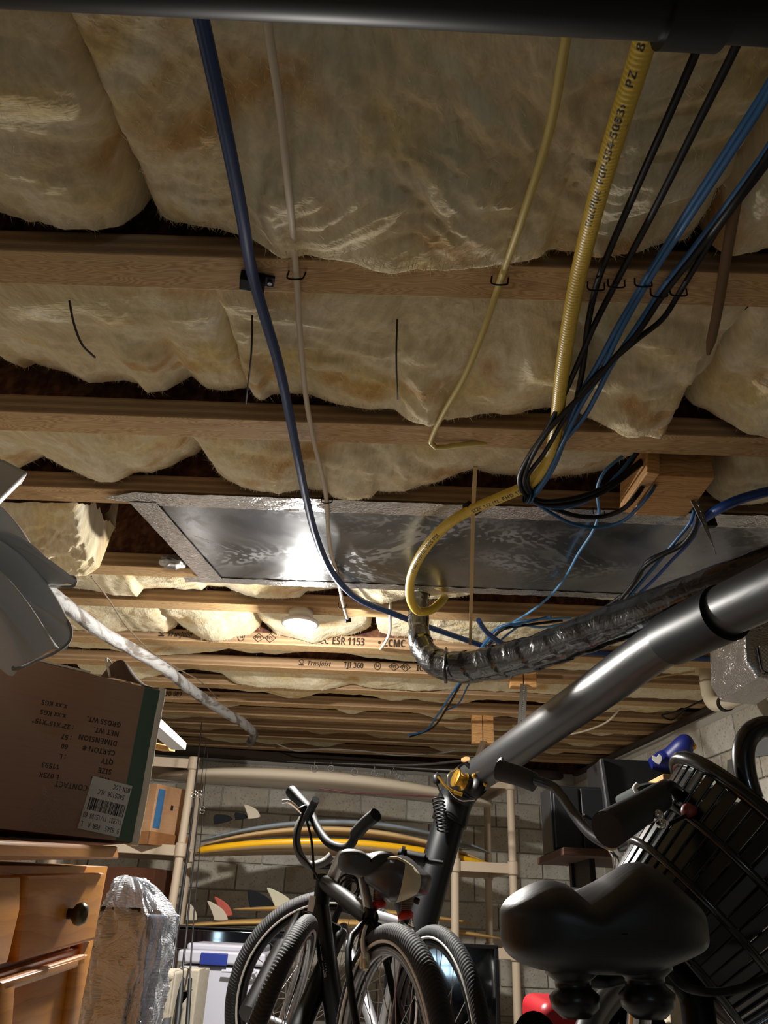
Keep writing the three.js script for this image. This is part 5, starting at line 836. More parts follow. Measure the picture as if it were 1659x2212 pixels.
// the black mountain bike: side view in metres, x forward from the rear axle, y from the floor
{
  const o = thing('bicycle', 'black mountain bike with silver stem and straight handlebar facing the surfboards', 'bicycle');
  const T = [0.0192,0.8568,-1.72], R = 0.335 * BS, rear = new THREE.Vector3(T[0], FLOOR + R, T[2]), fwd = new THREE.Vector3(-0.31, 0, -0.95).normalize(), side = new THREE.Vector3(-fwd.z, 0, fwd.x);
  rear.y = Math.max(rear.y, T[1] - R);
  const P = (x, y, z = 0) => [rear.x + fwd.x * x * BS + side.x * z * BS, rear.y + (y - 0.335) * BS, rear.z + fwd.z * x * BS + side.z * z * BS];
  const X = new THREE.Matrix4().makeBasis(new THREE.Vector3(-0.4, 0, -0.917), new THREE.Vector3(0, 1, 0), new THREE.Vector3(0.917, 0, -0.4)).setPosition(rear);
  wheel(o, R, X, { tw: 0.026 });
  const ht = [-0.1658,0.9875,-2.3], hb = [-0.1696,0.899,-2.28], sc = [-0.0311,0.9049,-1.95], bb = P(0.42, 0.32);
  part('top_tube', sweep([ht, sc], 0.02, { n: 2, m: 16 }), paint, o);
  part('head_tube', sweep([[ht[0], ht[1] + 0.015, ht[2]], hb], 0.022, { n: 2, m: 16 }), paint, o);
  part('down_tube', sweep([hb.map((v, i) => lerp(v, ht[i], 0.25)), bb], 0.024, { n: 2, m: 16 }), paint, o);
  part('seat_tube', sweep([[sc[0], sc[1] + 0.02, sc[2]], bb], 0.0145, { n: 2, m: 14 }), paint, o);
  for (const z of [-0.045, 0.045]) { part('seat_stay', sweep([sc, P(0.24, 0.62, z), P(0, 0.335, z * 1.3)], 0.0075, { n: 10, m: 10 }), paint, o); part('chain_stay', sweep([bb, P(0.2, 0.32, z), P(0, 0.335, z * 1.3)], 0.008, { n: 8, m: 10 }), paint, o); }
  // fork and front wheel, turned to the left
  const st = new THREE.Vector3(-0.06, 0, 1).normalize(), sn = new THREE.Vector3(st.z, 0, -st.x), crown = V([-0.1662,0.8873,-2.28]);
  const ax = V([-0.2416,0.6845,-2.06]);
  const fu = crown.clone().sub(ax).normalize(); st.sub(fu.clone().multiplyScalar(st.dot(fu))).normalize(); sn.copy(st.clone().cross(fu).negate());
  const F = new THREE.Matrix4().makeBasis(st, fu, sn.clone().negate()).setPosition(ax);
  wheel(o, R * 0.9, F, { tw: 0.024 });
  part('fork_crown', bar(crown.clone().add(sn.clone().multiplyScalar(0.055)).toArray(), crown.clone().add(sn.clone().multiplyScalar(-0.055)).toArray(), 0.03, 0.03, [0, 1, 0], 0.006), paint, o);
  for (const k of [-1, 1]) { const a = crown.clone().add(sn.clone().multiplyScalar(0.058 * k)), b = ax.clone().add(sn.clone().multiplyScalar(0.058 * k)), m = a.clone().lerp(b, 0.35).toArray(); part('fork_leg', [sweep([a.toArray(), m], 0.016, { n: 2, m: 12 }), sweep([m, b.toArray()], 0.025, { n: 2, m: 14 })], paint, o); }
  // stem and bar
  const s0 = [ht[0], ht[1] + 0.01, ht[2]], s1 = [-0.1066,1.0661,-2.2];
  part('stem', sweep([[-0.1506,0.9848,-2.3], [-0.1247,1.0345,-2.24], s1], (t) => 0.013 + 0.003 * Math.sin(t * 3), { n: 10, m: 14 }), std({ color: 0xa8a8a4, metalness: 0.35, roughness: 0.4 }), o);
  const hbar = part('handlebar', sweep([[-0.275,1.2155,-2.42],[-0.2292,1.1738,-2.38],[-0.1933,1.1195,-2.32],[-0.1553,1.0802,-2.26],[-0.1103,1.066,-2.2],[-0.0881,1.0775,-2.14],[-0.0784,1.0962,-2.1],[-0.0347,1.1286,-2.04]], 0.0115, { n: 60, m: 12 }), phy({ color: 0x060607, roughness: 0.6, specularIntensity: 0.22 }), o);
  part('grip', sweep([[-0.2946,1.2344,-2.43],[-0.2578,1.1993,-2.4],[-0.2292,1.1738,-2.38]], 0.0175, { n: 8, m: 14 }), M.dark, hbar);
  part('grip', sweep([[-0.0805,1.0918,-2.1],[-0.0551,1.1148,-2.06],[-0.0302,1.1319,-2.03]], 0.0165, { n: 8, m: 14 }), M.dark, hbar);
  part('brake_lever', sweep([[-0.3072,1.1933,-2.36],[-0.2912,1.1952,-2.36],[-0.2685,1.1823,-2.36],[-0.2481,1.1656,-2.36]], (t) => 0.0065 - 0.002 * t, { n: 16, m: 10 }), M.chrome, o);
  part('brake_clamp', put(box(0, 0, 0, 0.026, 0.03, 0.026, 0.006), [-0.2456,1.1719,-2.37], [0, 0.4, 0.5]), M.dark, o);
  part('bar_end', sweep([[-0.2059,1.196,-2.3],[-0.2196,1.1732,-2.33],[-0.2325,1.1502,-2.35]], 0.0115, { n: 8, m: 12 }), M.dark, o);
  for (const p of [[[-0.2442,1.1658,-2.36],[-0.2567,1.109,-2.34],[-0.2463,1.0624,-2.32],[-0.2094,1.0278,-2.3],[-0.1772,0.9918,-2.28]], [[-0.2323,1.1478,-2.35],[-0.213,1.0979,-2.33],[-0.202,1.0495,-2.31],[-0.1904,0.9917,-2.29]]]) part('brake_cable', sweep(p, 0.0035, { n: 40, m: 6 }), M.black, o);
  // seat post and grey saddle
  const sp = [-0.0555,0.9892,-1.99]; part('seat_post', sweep([sc, [lerp(sc[0], sp[0], 0.9), lerp(sc[1], sp[1], 0.95), sp[2]]], 0.0115, { n: 2, m: 14 }), std({ color: 0xb5b5b5, metalness: 0.85, roughness: 0.3 }), o);
  part('saddle', put(padSaddle({ L: 0.21, W: 0.14, H: 0.055 }), [sp[0], sp[1] + 0.028, sp[2]], [0, 0.25, 0]), rub(0x2c2d30, 0.5), o);
  // V-brake on the rear wheel with a white noodle
  const vb = [-0.0357,0.8295,-1.78]; part('brake_arm', [sweep([[-0.0429,0.8653,-1.8],[-0.0373,0.8415,-1.78],[-0.0328,0.8142,-1.77]], 0.006, { n: 10, m: 8 }), put(box(0, 0, 0, 0.02, 0.03, 0.02, 0.005), vb)], std({ color: 0xb3a98c, metalness: 0.6, roughness: 0.4 }), o);
  part('brake_noodle', sweep([[-0.0379,0.8896,-1.82],[-0.0414,0.8737,-1.8],[-0.0408,0.8535,-1.78],[-0.0357,0.8339,-1.77]], 0.004, { n: 14, m: 8 }), stripeMat, o);
  part('crank', put(new THREE.TorusGeometry(0.06, 0.006, 6, 30), bb, [0, Math.atan2(fwd.x, fwd.z) + Math.PI / 2, 0]), M.dark, o);
  // lettering on the down tube
  { const c = document.createElement('canvas'); c.width = 512; c.height = 64; const k = c.getContext('2d'); k.clearRect(0, 0, 512, 64); k.strokeStyle = '#8d8d90'; k.lineWidth = 3; k.font = 'bold 56px sans-serif'; k.strokeText('ELBIL', 120, 52); k.fillStyle = '#c9c9c4'; k.fillRect(430, 6, 50, 52);
    const t = new THREE.CanvasTexture(c); t.colorSpace = THREE.SRGBColorSpace; const A = V(hb.map((v, i) => lerp(v, ht[i], 0.2))), B = V(bb), ex = B.clone().sub(A), L = ex.length(); ex.normalize(); const toCam = new THREE.Vector3(0, 0.9, 0).sub(A); const ey = ex.clone().cross(toCam).normalize().negate(), ez = ex.clone().cross(ey);
    const g = grid(20, 8, (a, b) => { const th = (b - 0.5) * 1.6, q = A.clone().add(ex.clone().multiplyScalar(a * L)).add(ez.clone().multiplyScalar(0.0246 * Math.cos(th))).add(ey.clone().multiplyScalar(0.0246 * Math.sin(th))); return q.toArray(); });
    part('lettering', g, std({ map: t, transparent: true, roughness: 0.5 }), o); }
  part('head_badge', put(box(0, 0, 0, 0.016, 0.036, 0.002, 0.001), [-0.1895,0.933,-2.235], [0, 0.2, -0.1]), stripeMat, o);
  settle(o);
}
{ // second bike behind: sprung saddle with cream panel, front wheel turned broadside
  const o = thing('bicycle', 'bicycle with black and cream sprung saddle, front wheel turned broadside behind the mountain bike', 'bicycle');
  const R = 0.335 * BS, T = V([0.1231,0.8824,-2.1]), rear = new THREE.Vector3(T.x, Math.max(FLOOR + R, T.y - R), T.z), d = new THREE.Vector3(-0.38, 0, -0.925).normalize(), n = new THREE.Vector3(-d.z, 0, d.x);
  const mx = (p) => new THREE.Matrix4().makeBasis(d, new THREE.Vector3(0, 1, 0), n).setPosition(p);
  wheel(o, R, mx(rear), { rim: blackRim, tw: 0.022, stripe: true });
  const RF = 0.3, fr = V([-0.1595,0.6276,-2.7]); fr.y = FLOOR + RF;
  const fd = new THREE.Vector3(1, 0, -0.1).normalize(), fn = new THREE.Vector3(-fd.z, 0, fd.x);
  wheel(o, RF, new THREE.Matrix4().makeBasis(fd, new THREE.Vector3(0, 1, 0), fn).setPosition(fr), { rim: blackRim, tw: 0.028 });
  const silver = std({ color: 0x8f9094, metalness: 0.7, roughness: 0.4 });
  const P = (x, y) => [rear.x + d.x * x, rear.y - R + y, rear.z + d.z * x], cl = [0.053,0.8949,-2.15], bb = P(0.33, 0.24);
  part('frame', [sweep([cl, bb], 0.013, { n: 2, m: 12 }), sweep([cl, P(0.66, 0.56)], 0.014, { n: 2, m: 12 }), sweep([bb, P(0.66, 0.5)], 0.016, { n: 2, m: 12 }), sweep([cl, [0.0664,0.869,-2.12], P(0, R)], 0.008, { n: 6, m: 10 }), sweep([bb, P(0, R)], 0.008, { n: 2, m: 10 })], silver, o);
  const hd = P(0.64, 0.66);
  for (const k of [-1, 1]) part('fork_leg', sweep([[hd[0] + fn.x * 0.03 * k, hd[1] - 0.06, hd[2] + fn.z * 0.03 * k], [fr.x + fn.x * 0.05 * k, fr.y + 0.2, fr.z + fn.z * 0.05 * k], [fr.x + fn.x * 0.05 * k, fr.y, fr.z + fn.z * 0.05 * k]], 0.01, { n: 12, m: 10 }), paint, o);
  part('handlebar', sweep([[-0.2638,1.1968,-2.62],[-0.2852,1.1409,-2.62],[-0.2751,1.0809,-2.62],[-0.2386,1.0455,-2.62],[-0.1933,1.0553,-2.62],[-0.1717,1.0747,-2.62]], 0.0125, { n: 40, m: 10 }), std({ color: 0x3a3834, roughness: 0.6 }), o);
  part('stem', sweep([[hd[0], hd[1] - 0.06, hd[2]], hd, [-0.2214,1.0463,-2.62]], 0.013, { n: 10, m: 12 }), paint, o);
  part('seat_clamp', put(lathe([[0.0005, -0.02], [0.018, -0.02], [0.02, 0], [0.018, 0.02], [0.0005, 0.02]], 16), cl), M.chrome, o);
  part('clamp_lever', sweep([[0.0477,0.9028,-2.13],[0.0587,0.8933,-2.11],[0.0719,0.8881,-2.1]], 0.005, { n: 8, m: 8 }), M.chrome, o);
  const sd = [0.0266,1.0001,-2];
  part('seat_post', sweep([cl, [sd[0] + 0.004, sd[1] - 0.05, sd[2] - 0.06]], 0.012, { n: 2, m: 12 }), M.dark, o);
  // broad sprung saddle: a cushion with a cream panel let into its back and cream piping
  const L0 = V([-0.0455,1.001,-2]), L1 = V([0.1037,0.9786,-1.97]), cc = L0.clone().lerp(L1, 0.5), sx = L1.clone().sub(L0), rx = sx.length() / 2; sx.normalize(); const sz = new THREE.Vector3(0.05, -0.12, 1); sz.sub(sx.clone().multiplyScalar(sz.dot(sx))).normalize(); const sy = sz.clone().cross(sx);
  const cush = (om, et, k = 1) => { const p = (v, e) => Math.sign(v) * Math.pow(Math.abs(v), e), X = rx * k * p(Math.cos(et), 0.55) * p(Math.sin(om), 0.8), Z = 0.085 * k * p(Math.cos(et), 0.55) * p(Math.cos(om), 0.8), Y = 0.04 * k * p(Math.sin(et), 0.7) * (1 + 0.25 * Math.cos(X / rx * 4.2)) ; return cc.clone().add(sx.clone().multiplyScalar(X)).add(sy.clone().multiplyScalar(Y)).add(sz.clone().multiplyScalar(Z)).toArray(); };
  const body = part('saddle', grid(48, 28, (a, b) => cush(a * Math.PI * 2, (b - 0.5) * Math.PI)), phy({ color: 0x34353a, roughness: 0.35 }), o);
  part('cream_panel', grid(14, 20, (a, b) => cush(lerp(0.32, 0.95, a) - 0.12 * (1 - b), lerp(-1.2, 1.25, b), 1.012)), std({ color: 0xcdc0a0, roughness: 0.55 }), body);
  { const p = []; for (let i = 0; i <= 30; i++) p.push(cush(lerp(-1.2, 0.7, i / 30), 1.0, 1.01)); part('piping', sweep(p, 0.0035, { n: 50, m: 6 }), std({ color: 0xd8cda8, roughness: 0.5 }), body); }
  for (const [a, b, m] of [[[-0.0115,0.9741,-1.98], [-0.0154,0.9423,-1.98], 1], [[0.0554,0.9596,-1.98], [0.048,0.9233,-1.98], 2]]) {
    const h = []; for (let i = 0; i <= 90; i++) { const t = i / 90, k = t * 9 * 6.283; h.push([lerp(a[0], b[0], t) + 0.014 * (1 - 0.25 * t) * Math.cos(k), lerp(a[1], b[1], t), lerp(a[2], b[2], t) + 0.014 * (1 - 0.25 * t) * Math.sin(k)]); }
    part('spring', sweep(h, 0.0026, { n: 260, m: 6 }), std({ color: 0x7d685c, metalness: 0.7, roughness: 0.45 }), o);
    part('red_bumper', put(lathe([[0.0005, -0.009], [0.017, -0.009], [0.019, 0], [0.014, 0.008], [0.0005, 0.009]], 20), [b[0], b[1] - 0.008, b[2]], [0, 0, 0.25]), phy({ color: 0xc0280e, roughness: 0.4 }), o);
  }
  part('saddle_rail', [sweep([[-0.0361,0.9815,-2.02],[0.0083,0.966,-2],[0.0782,0.9434,-1.98]], 0.007, { n: 14, m: 8 }), sweep([[-0.0028,0.9723,-2],[0.0409,0.9545,-1.99]], 0.014, { n: 6, m: 8 })], rub(0x2b1d18, 0.7), o);
  settle(o);
}
{ // lamp and cable coil by the handlebar
  single('cable_coil', [0, 1, 2].map((k) => put(new THREE.TorusGeometry(0.026 + 0.004 * k, 0.0028, 8, 40), [-0.0961,0.9788,-2.2].map((v, i) => v + [0.003 * k, -0.012 * k, 0.004 * k][i]), [0.3, 0.5 * k, 0.4])), M.black, 'black cable lock coiled on the mountain bike below its saddle', 'cable lock');
  const o = thing('bicycle_pump', 'black cylindrical pump lying across behind the sprung saddle', 'pump');
  part('barrel', sweep([[0.0354,1.0706,-2.4],[0.1088,1.0579,-2.38]], 0.017, { n: 4, m: 18 }), M.dark, o); part('collar', sweep([[0.0394,1.0708,-2.4],[0.0487,1.0687,-2.4]], 0.024, { n: 2, m: 20 }), phy({ color: 0x111215, roughness: 0.3 }), o); part('rod', sweep([[0.1088,1.0579,-2.38],[0.1597,1.0493,-2.36]], 0.008, { n: 2, m: 10 }), M.dark, o); settle(o);
}
// ---------------------------------------------------------------- the bike at the right: saddle close to the lens
{
  const o = thing('bicycle', 'cruiser bicycle with a wide padded black saddle and swept handlebar at the right', 'bicycle');
  const leather = phy({ color: 0x1a1b1f, roughness: 0.42, clearcoat: 0.15, clearcoatRoughness: 0.4, bumpMap: blockBump, bumpScale: 0.0004 });
  const D = [0.2156,0.9054,-0.86];
  const g = grid(60, 64, (s, t) => {       // s from the nose (far) to the back (near)
    const W = 0.205, L = 0.22, q = 1 - (1 - s) * (1 - s), z = (q - 0.72) * L, back = Math.sqrt(Math.max(1e-5, 1 - Math.pow(Math.max(0, (q - 0.62) / 0.38), 2.6)));
    const w = W / 2 * (0.3 + 0.7 * sst(0.2, 0.72, q)) * Math.pow(back, 0.62) * Math.pow(Math.min(1, q / 0.1 + 1e-4), 0.5);
    const a = t * Math.PI * 2, c = Math.cos(a), d = Math.sin(a), x = w * Math.sign(c) * Math.pow(Math.abs(c), 0.6), r = x / (W / 2);
    const end = Math.pow(back, 0.8) * Math.pow(Math.min(1, q / 0.1 + 1e-4), 0.5);
    const lobe = sst(0.3, 0.8, q) * (0.036 * Math.exp(-Math.pow((r - 0.36) / 0.42, 2)) + 0.016 * Math.exp(-Math.pow((r + 0.55) / 0.34, 2)) - 0.012 * Math.exp(-Math.pow((r + 0.18) / 0.12, 2)));
    const y = d > 0 ? (0.026 * Math.pow(d, 0.55) + lobe * Math.pow(d, 0.35)) * end : -0.042 * Math.pow(-d, 0.5) * end * (0.45 + 0.55 * sst(0.3, 0.8, q)) * (1 - 0.35 * sst(0.2, 0.9, r));
    return [x, y, z];
  });
  part('saddle', put(g, D, [0.1, 0.06, 0.02]), leather, o);
  part('saddle_base', put(box(0.01, -0.03, -0.05, 0.11, 0.02, 0.1, 0.008), D, [0.1, 0.06, 0.02]), M.black, o);
  for (const [p, k] of [[[0.1821,0.8617,-0.86], 1], [[0.2507,0.8677,-0.86], 1.1]]) { part('damper', put(lathe([[0.0005, -0.034], [0.013, -0.034], [0.022, -0.026], [0.024, -0.016], [0.017, -0.01], [0.017, -0.004], [0.025, 0.002], [0.025, 0.012], [0.017, 0.018], [0.019, 0.026], [0.032, 0.04], [0.0005, 0.046]], 28), p, [0, 0, 0.05], k), phy({ color: 0x0d0d0f, roughness: 0.32 }), o); }
  part('saddle_rail', sweep([[0.2025,0.8589,-0.9],[0.2295,0.8573,-0.92],[0.2507,0.8657,-0.9]], 0.008, { n: 14, m: 10 }), M.black, o);
  const post0 = [0.273,0.8516,-0.95], bb = [post0[0] - 0.01, FLOOR + 0.26, post0[2] - 0.1];
  part('seat_post', sweep([post0, [lerp(post0[0], bb[0], 0.45), lerp(post0[1], bb[1], 0.45), lerp(post0[2], bb[2], 0.45)]], 0.0125, { n: 2, m: 12 }), M.chrome, o);
  const R = 0.25 * BS, dr = new THREE.Vector3(0.06, 0, 1).normalize(), nn = new THREE.Vector3(dr.z, 0, -dr.x), mx = (p) => new THREE.Matrix4().makeBasis(dr, new THREE.Vector3(0, 1, 0), nn).setPosition(p);
  const rw = new THREE.Vector3(bb[0] - 0.01, FLOOR + R, bb[2] + 0.06), fw = new THREE.Vector3(bb[0] + 0.02, FLOOR + R, bb[2] - 0.62);
  wheel(o, R, mx(rw), { rim: blackRim, tw: 0.034, stripe: false }); wheel(o, R, mx(fw), { rim: blackRim, tw: 0.034, stripe: false });
  const H0 = [0.3913,1.0224,-1.42], hb = [H0[0] + 0.01, 0.84, H0[2] - 0.04];
  part('frame', [sweep([[lerp(post0[0], bb[0], 0.3), lerp(post0[1], bb[1], 0.3), lerp(post0[2], bb[2], 0.3)], bb], 0.016, { n: 2, m: 12 }), sweep([hb, [bb[0], bb[1] + 0.12, bb[2] - 0.15], bb], 0.018, { n: 12, m: 12 }), sweep([bb, rw.toArray()], 0.01, { n: 2, m: 10 }), sweep([[lerp(post0[0], bb[0], 0.5), lerp(post0[1], bb[1], 0.5), lerp(post0[2], bb[2], 0.5)], rw.toArray()], 0.008, { n: 2, m: 10 })], paint, o);
  part('fork', [-1, 1].map((k) => sweep([[hb[0] + 0.04 * k, hb[1] - 0.08, hb[2]], [fw.x + 0.045 * k, fw.y, fw.z]], 0.011, { n: 2, m: 10 })), paint, o);
  part('stem', sweep([hb, [H0[0], H0[1], H0[2]], [0.3769,1.0317,-1.4]], 0.013, { n: 6, m: 12 }), M.chrome, o);
  const hbm = std({ color: 0x55565a, metalness: 0.9, roughness: 0.3 });
  const bar1 = part('handlebar', [sweep([[0.2768,1.1557,-1.56],[0.3143,1.1413,-1.55],[0.3265,1.1206,-1.53],[0.3431,1.0829,-1.5],[0.3564,1.0523,-1.46],[0.3728,1.0332,-1.42],[0.3904,1.028,-1.4],[0.4078,1.0395,-1.3]], 0.0095, { n: 60, m: 12 }), sweep([[0.4078,1.0395,-1.3],[0.4285,1.0688,-1.2],[0.3841,1.081,-1.12],[0.3432,1.053,-1.08],[0.3207,1.0387,-1.05]], 0.0105, { n: 40, m: 12 })], hbm, o);
  part('grip', sweep([[0.2182,1.1763,-1.6],[0.2489,1.1655,-1.58],[0.281,1.1499,-1.56]], (t) => 0.021 - 0.003 * t, { n: 10, m: 18 }), rub(0x26272a, 0.6), bar1);
  part('grip_end', put(new THREE.SphereGeometry(0.02, 18, 12).scale(0.35, 1.25, 1), [0.2192,1.1782,-1.6], [0, 0.2, -0.2]), rub(0x6a6c70, 0.5), bar1);
  part('grip', sweep([[0.2598,1.0072,-0.98],[0.2846,1.0206,-1],[0.3177,1.0384,-1.03],[0.3528,1.0582,-1.06]], (t) => 0.0215 - 0.004 * t, { n: 16, m: 24 }), rub(0x1b1c1f, 0.55), bar1);
  part('brake_lever', [sweep([[0.3279,1.0252,-1.04],[0.3368,1.0283,-1.03],[0.3441,1.021,-1.02]], 0.004, { n: 12, m: 8 }), put(new THREE.SphereGeometry(0.008, 12, 10), [0.3339,1.0303,-1.02]), put(new THREE.SphereGeometry(0.006, 12, 10), [0.3373,1.0208,-1.02])], M.chrome, o);
  part('bell', put(lathe([[0.0005, 0.015], [0.01, 0.013], [0.016, 0.004], [0.017, -0.006], [0.0005, -0.006]], 18), [0.4103,1.0508,-1.12], [0.4, 0, 0.4], 0.65), phy({ color: 0x8c3a34, roughness: 0.4 }), o);
  part('brake_cable', sweep([[0.3541,1.0235,-1.05],[0.4215,1.047,-1.15],[0.4382,1.0168,-1.25],[0.417,0.9898,-1.35]], 0.003, { n: 30, m: 6 }), M.black, o);
  part('fender', sweep([[0.3756,0.8641,-1.2],[0.399,0.8544,-1.2],[0.4141,0.8313,-1.2],[0.4164,0.7981,-1.2]], 0.022, { n: 20, m: 12 }), paint, o);
  settle(o);
}
{ // black slatted basket behind the saddle
  const o = thing('bicycle_basket', 'big black slatted plastic basket behind the padded saddle at the right', 'basket');
  const bm = phy({ color: 0x0b0c0e, roughness: 0.22, clearcoat: 0.5, clearcoatRoughness: 0.15 });
  const a0 = [0.3124,0.9731,-1.12], c = [0.4688,0.943,-1.2];
  // tapered round tub lying with its axis to the upper right
  const up = new THREE.Vector3(0.74, 0.66, 0.1).normalize(), e1 = new THREE.Vector3(0, 0, 1).sub(up.clone().multiplyScalar(up.z)).normalize(), e2 = up.clone().cross(e1), Cc = V(c);
  const at = (th, h, k = 1) => { const r = (0.115 + 0.045 * (h / 0.2 + 0.5)) * k; return Cc.clone().add(up.clone().multiplyScalar(h)).add(e1.clone().multiplyScalar(r * 0.8 * Math.cos(th))).add(e2.clone().multiplyScalar(r * Math.sin(th))).toArray(); };
  for (let i = 0; i < 46; i++) { const th = i / 46 * Math.PI * 2; const q = Cc.clone().add(up.clone().multiplyScalar(0.02)), nrm = V(at(th, 0)).sub(Cc).normalize().toArray(); part('slat', bar(at(th, -0.1), at(th, 0.1), 0.0165, 0.004, nrm, 0.0015), bm, o); }
  for (const h of [-0.1, -0.035, 0.03, 0.1]) { const p = []; for (let i = 0; i < 24; i++) p.push(at(i / 24 * Math.PI * 2, h, h === 0.1 ? 1.04 : 1.015)); part('hoop', sweep(p, h === 0.1 ? 0.011 : 0.006, { n: 60, m: 8, closed: true }), bm, o); }
  { const p = []; for (let i = 0; i <= 30; i++) p.push(0); const g = grid(30, 4, (a, b) => at(a * Math.PI * 2, -0.1, b * 0.98 + 0.001)); part('bottom', g, bm, o); }
  settle(o);
  const k = thing('black_bag', 'black padded bag with a thick carrying loop above the slatted basket', 'bag');
  const bgm = phy({ color: 0x0c0c0e, roughness: 0.45 });
  part('bag', put(slab(smoothPts([[0.4375,1.0375,-1.2],[0.4489,1.0696,-1.2],[0.4917,1.0843,-1.2],[0.5325,1.0848,-1.2],[0.5956,1.0631,-1.2],[0.5802,0.9887,-1.2],[0.5048,1.0035,-1.2],[0.4539,1.0135,-1.2]].map((p) => [p[0], p[1]]), 60), 0.16, 0.03), [0, 0, -1.3]), bgm, k);
  part('loop', sweep([[0.5355,1.083,-1.2],[0.5321,1.1056,-1.2],[0.532,1.1322,-1.2],[0.5369,1.1562,-1.2],[0.5505,1.1775,-1.2],[0.5759,1.1891,-1.2],[0.6058,1.1799,-1.2]], 0.0165, { n: 40, m: 14 }), phy({ color: 0x0c0c0e, roughness: 0.25, clearcoat: 0.6 }), k);
  part('buckle', sweep([[0.4217,1.0604,-1.16],[0.4243,1.0698,-1.16],[0.4356,1.0753,-1.16]], 0.005, { n: 10, m: 8 }), M.chrome, k);
  settle(k);
}
{ // low things at the right bottom
  const o = thing('tool_case', 'red plastic tool case on the floor under the padded saddle', 'tool case');
  const a = [0.3844,0.7203,-2.2], b = [0.524,0.7451,-2.2];
  part('case', box((a[0] + b[0]) / 2 + 0.03, (b[1] + FLOOR) / 2, -2.36, b[0] - a[0] + 0.06, b[1] - FLOOR, 0.3, 0.03), phy({ color: 0x9c1620, roughness: 0.4 }), o);
  part('handle', sweep([[a[0] + 0.06, b[1], -2.36], [a[0] + 0.07, b[1] + 0.012, -2.36], [b[0] - 0.05, b[1] + 0.012, -2.36], [b[0] - 0.04, b[1], -2.36]], 0.006, { n: 16, m: 8 }), M.black, o); settle(o);
  single('power_cord', sweep([[0.3178,0.8671,-1],[0.3313,0.8531,-1],[0.3629,0.8456,-1.02],[0.3944,0.8478,-1.02],[0.4509,0.8611,-1.05],[0.487,0.8776,-1.05]], 0.0048, { n: 50, m: 8 }), M.black, 'black cord looping below the slatted basket', 'cord');
  const w = thing('child_bike', 'small bike with blue white tubes standing below the padded saddle', 'bicycle');
  const R = 0.2 * BS, p = V([0.54,0.7756,-2.05]); p.y = Math.max(FLOOR + R, p.y - R);
  for (const [x, z, tn] of [[-0.02, 0.0, 0.5], [0.05, 0.02, 0.06]]) { const d = new THREE.Vector3(-Math.sin(tn), 0, Math.cos(tn)), n = new THREE.Vector3(d.z, 0, -d.x); wheel(w, R, new THREE.Matrix4().makeBasis(d, new THREE.Vector3(0, 1, 0), n).setPosition(p.clone().add(new THREE.Vector3(x, 0, z))), { tw: 0.024, spokes: 12, stripe: false }); }
  part('frame', [sweep([[0.479,0.8005,-2.07],[0.5149,0.7866,-2.07],[0.5347,0.7739,-2.07]], 0.01, { n: 6, m: 10 }), sweep([[0.5308,0.8093,-2.05],[0.537,0.7665,-2.05]], 0.012, { n: 2, m: 12 }), sweep([[0.5451,0.7772,-2.03],[0.565,0.7518,-2.03]], 0.008, { n: 2, m: 10 })], phy({ color: 0x9fb0d8, roughness: 0.3, clearcoat: 0.5 }), w);
  settle(w);
  const g = thing('paper_sheet', 'pale grey sheet leaning low on the right wall behind the cord', 'sheet');
  const c = [0.7853,0.7641,-1.9]; part('sheet', put(box(0, 0, 0, 0.14, 0.16, 0.006, 0.001), [c[0], FLOOR + 0.35, c[2]], [0, -0.5, 0]), std({ color: 0x9aa0a4, roughness: 0.7 }), g); part('stand', put(box(0, 0, 0, 0.02, 0.28, 0.02), [c[0], FLOOR + 0.14, c[2] - 0.02]), M.dark, g); settle(g);
  const s = thing('lit_wall_panel', 'pale rough panel standing in for the lit low wall behind the slatted basket', 'panel');  // beige panel stands in for the lit lower stretch of wall
  const s0 = [0.6375,0.8496,-2], s1 = [0.9129,0.7863,-2]; part('panel', box((s0[0] + s1[0]) / 2, (FLOOR + s0[1]) / 2, -2.06, s1[0] - s0[0], s0[1] - FLOOR, 0.08, 0.006), std({ color: 0xc9bda2, roughness: 0.95, bumpMap: blockBump, bumpScale: 0.004 }), s); part('cap', box((s0[0] + s1[0]) / 2, s0[1] + 0.006, -2.06, s1[0] - s0[0] + 0.01, 0.012, 0.09, 0.003), std({ color: 0xb8ab90, roughness: 0.95 }), s); settle(s);
}

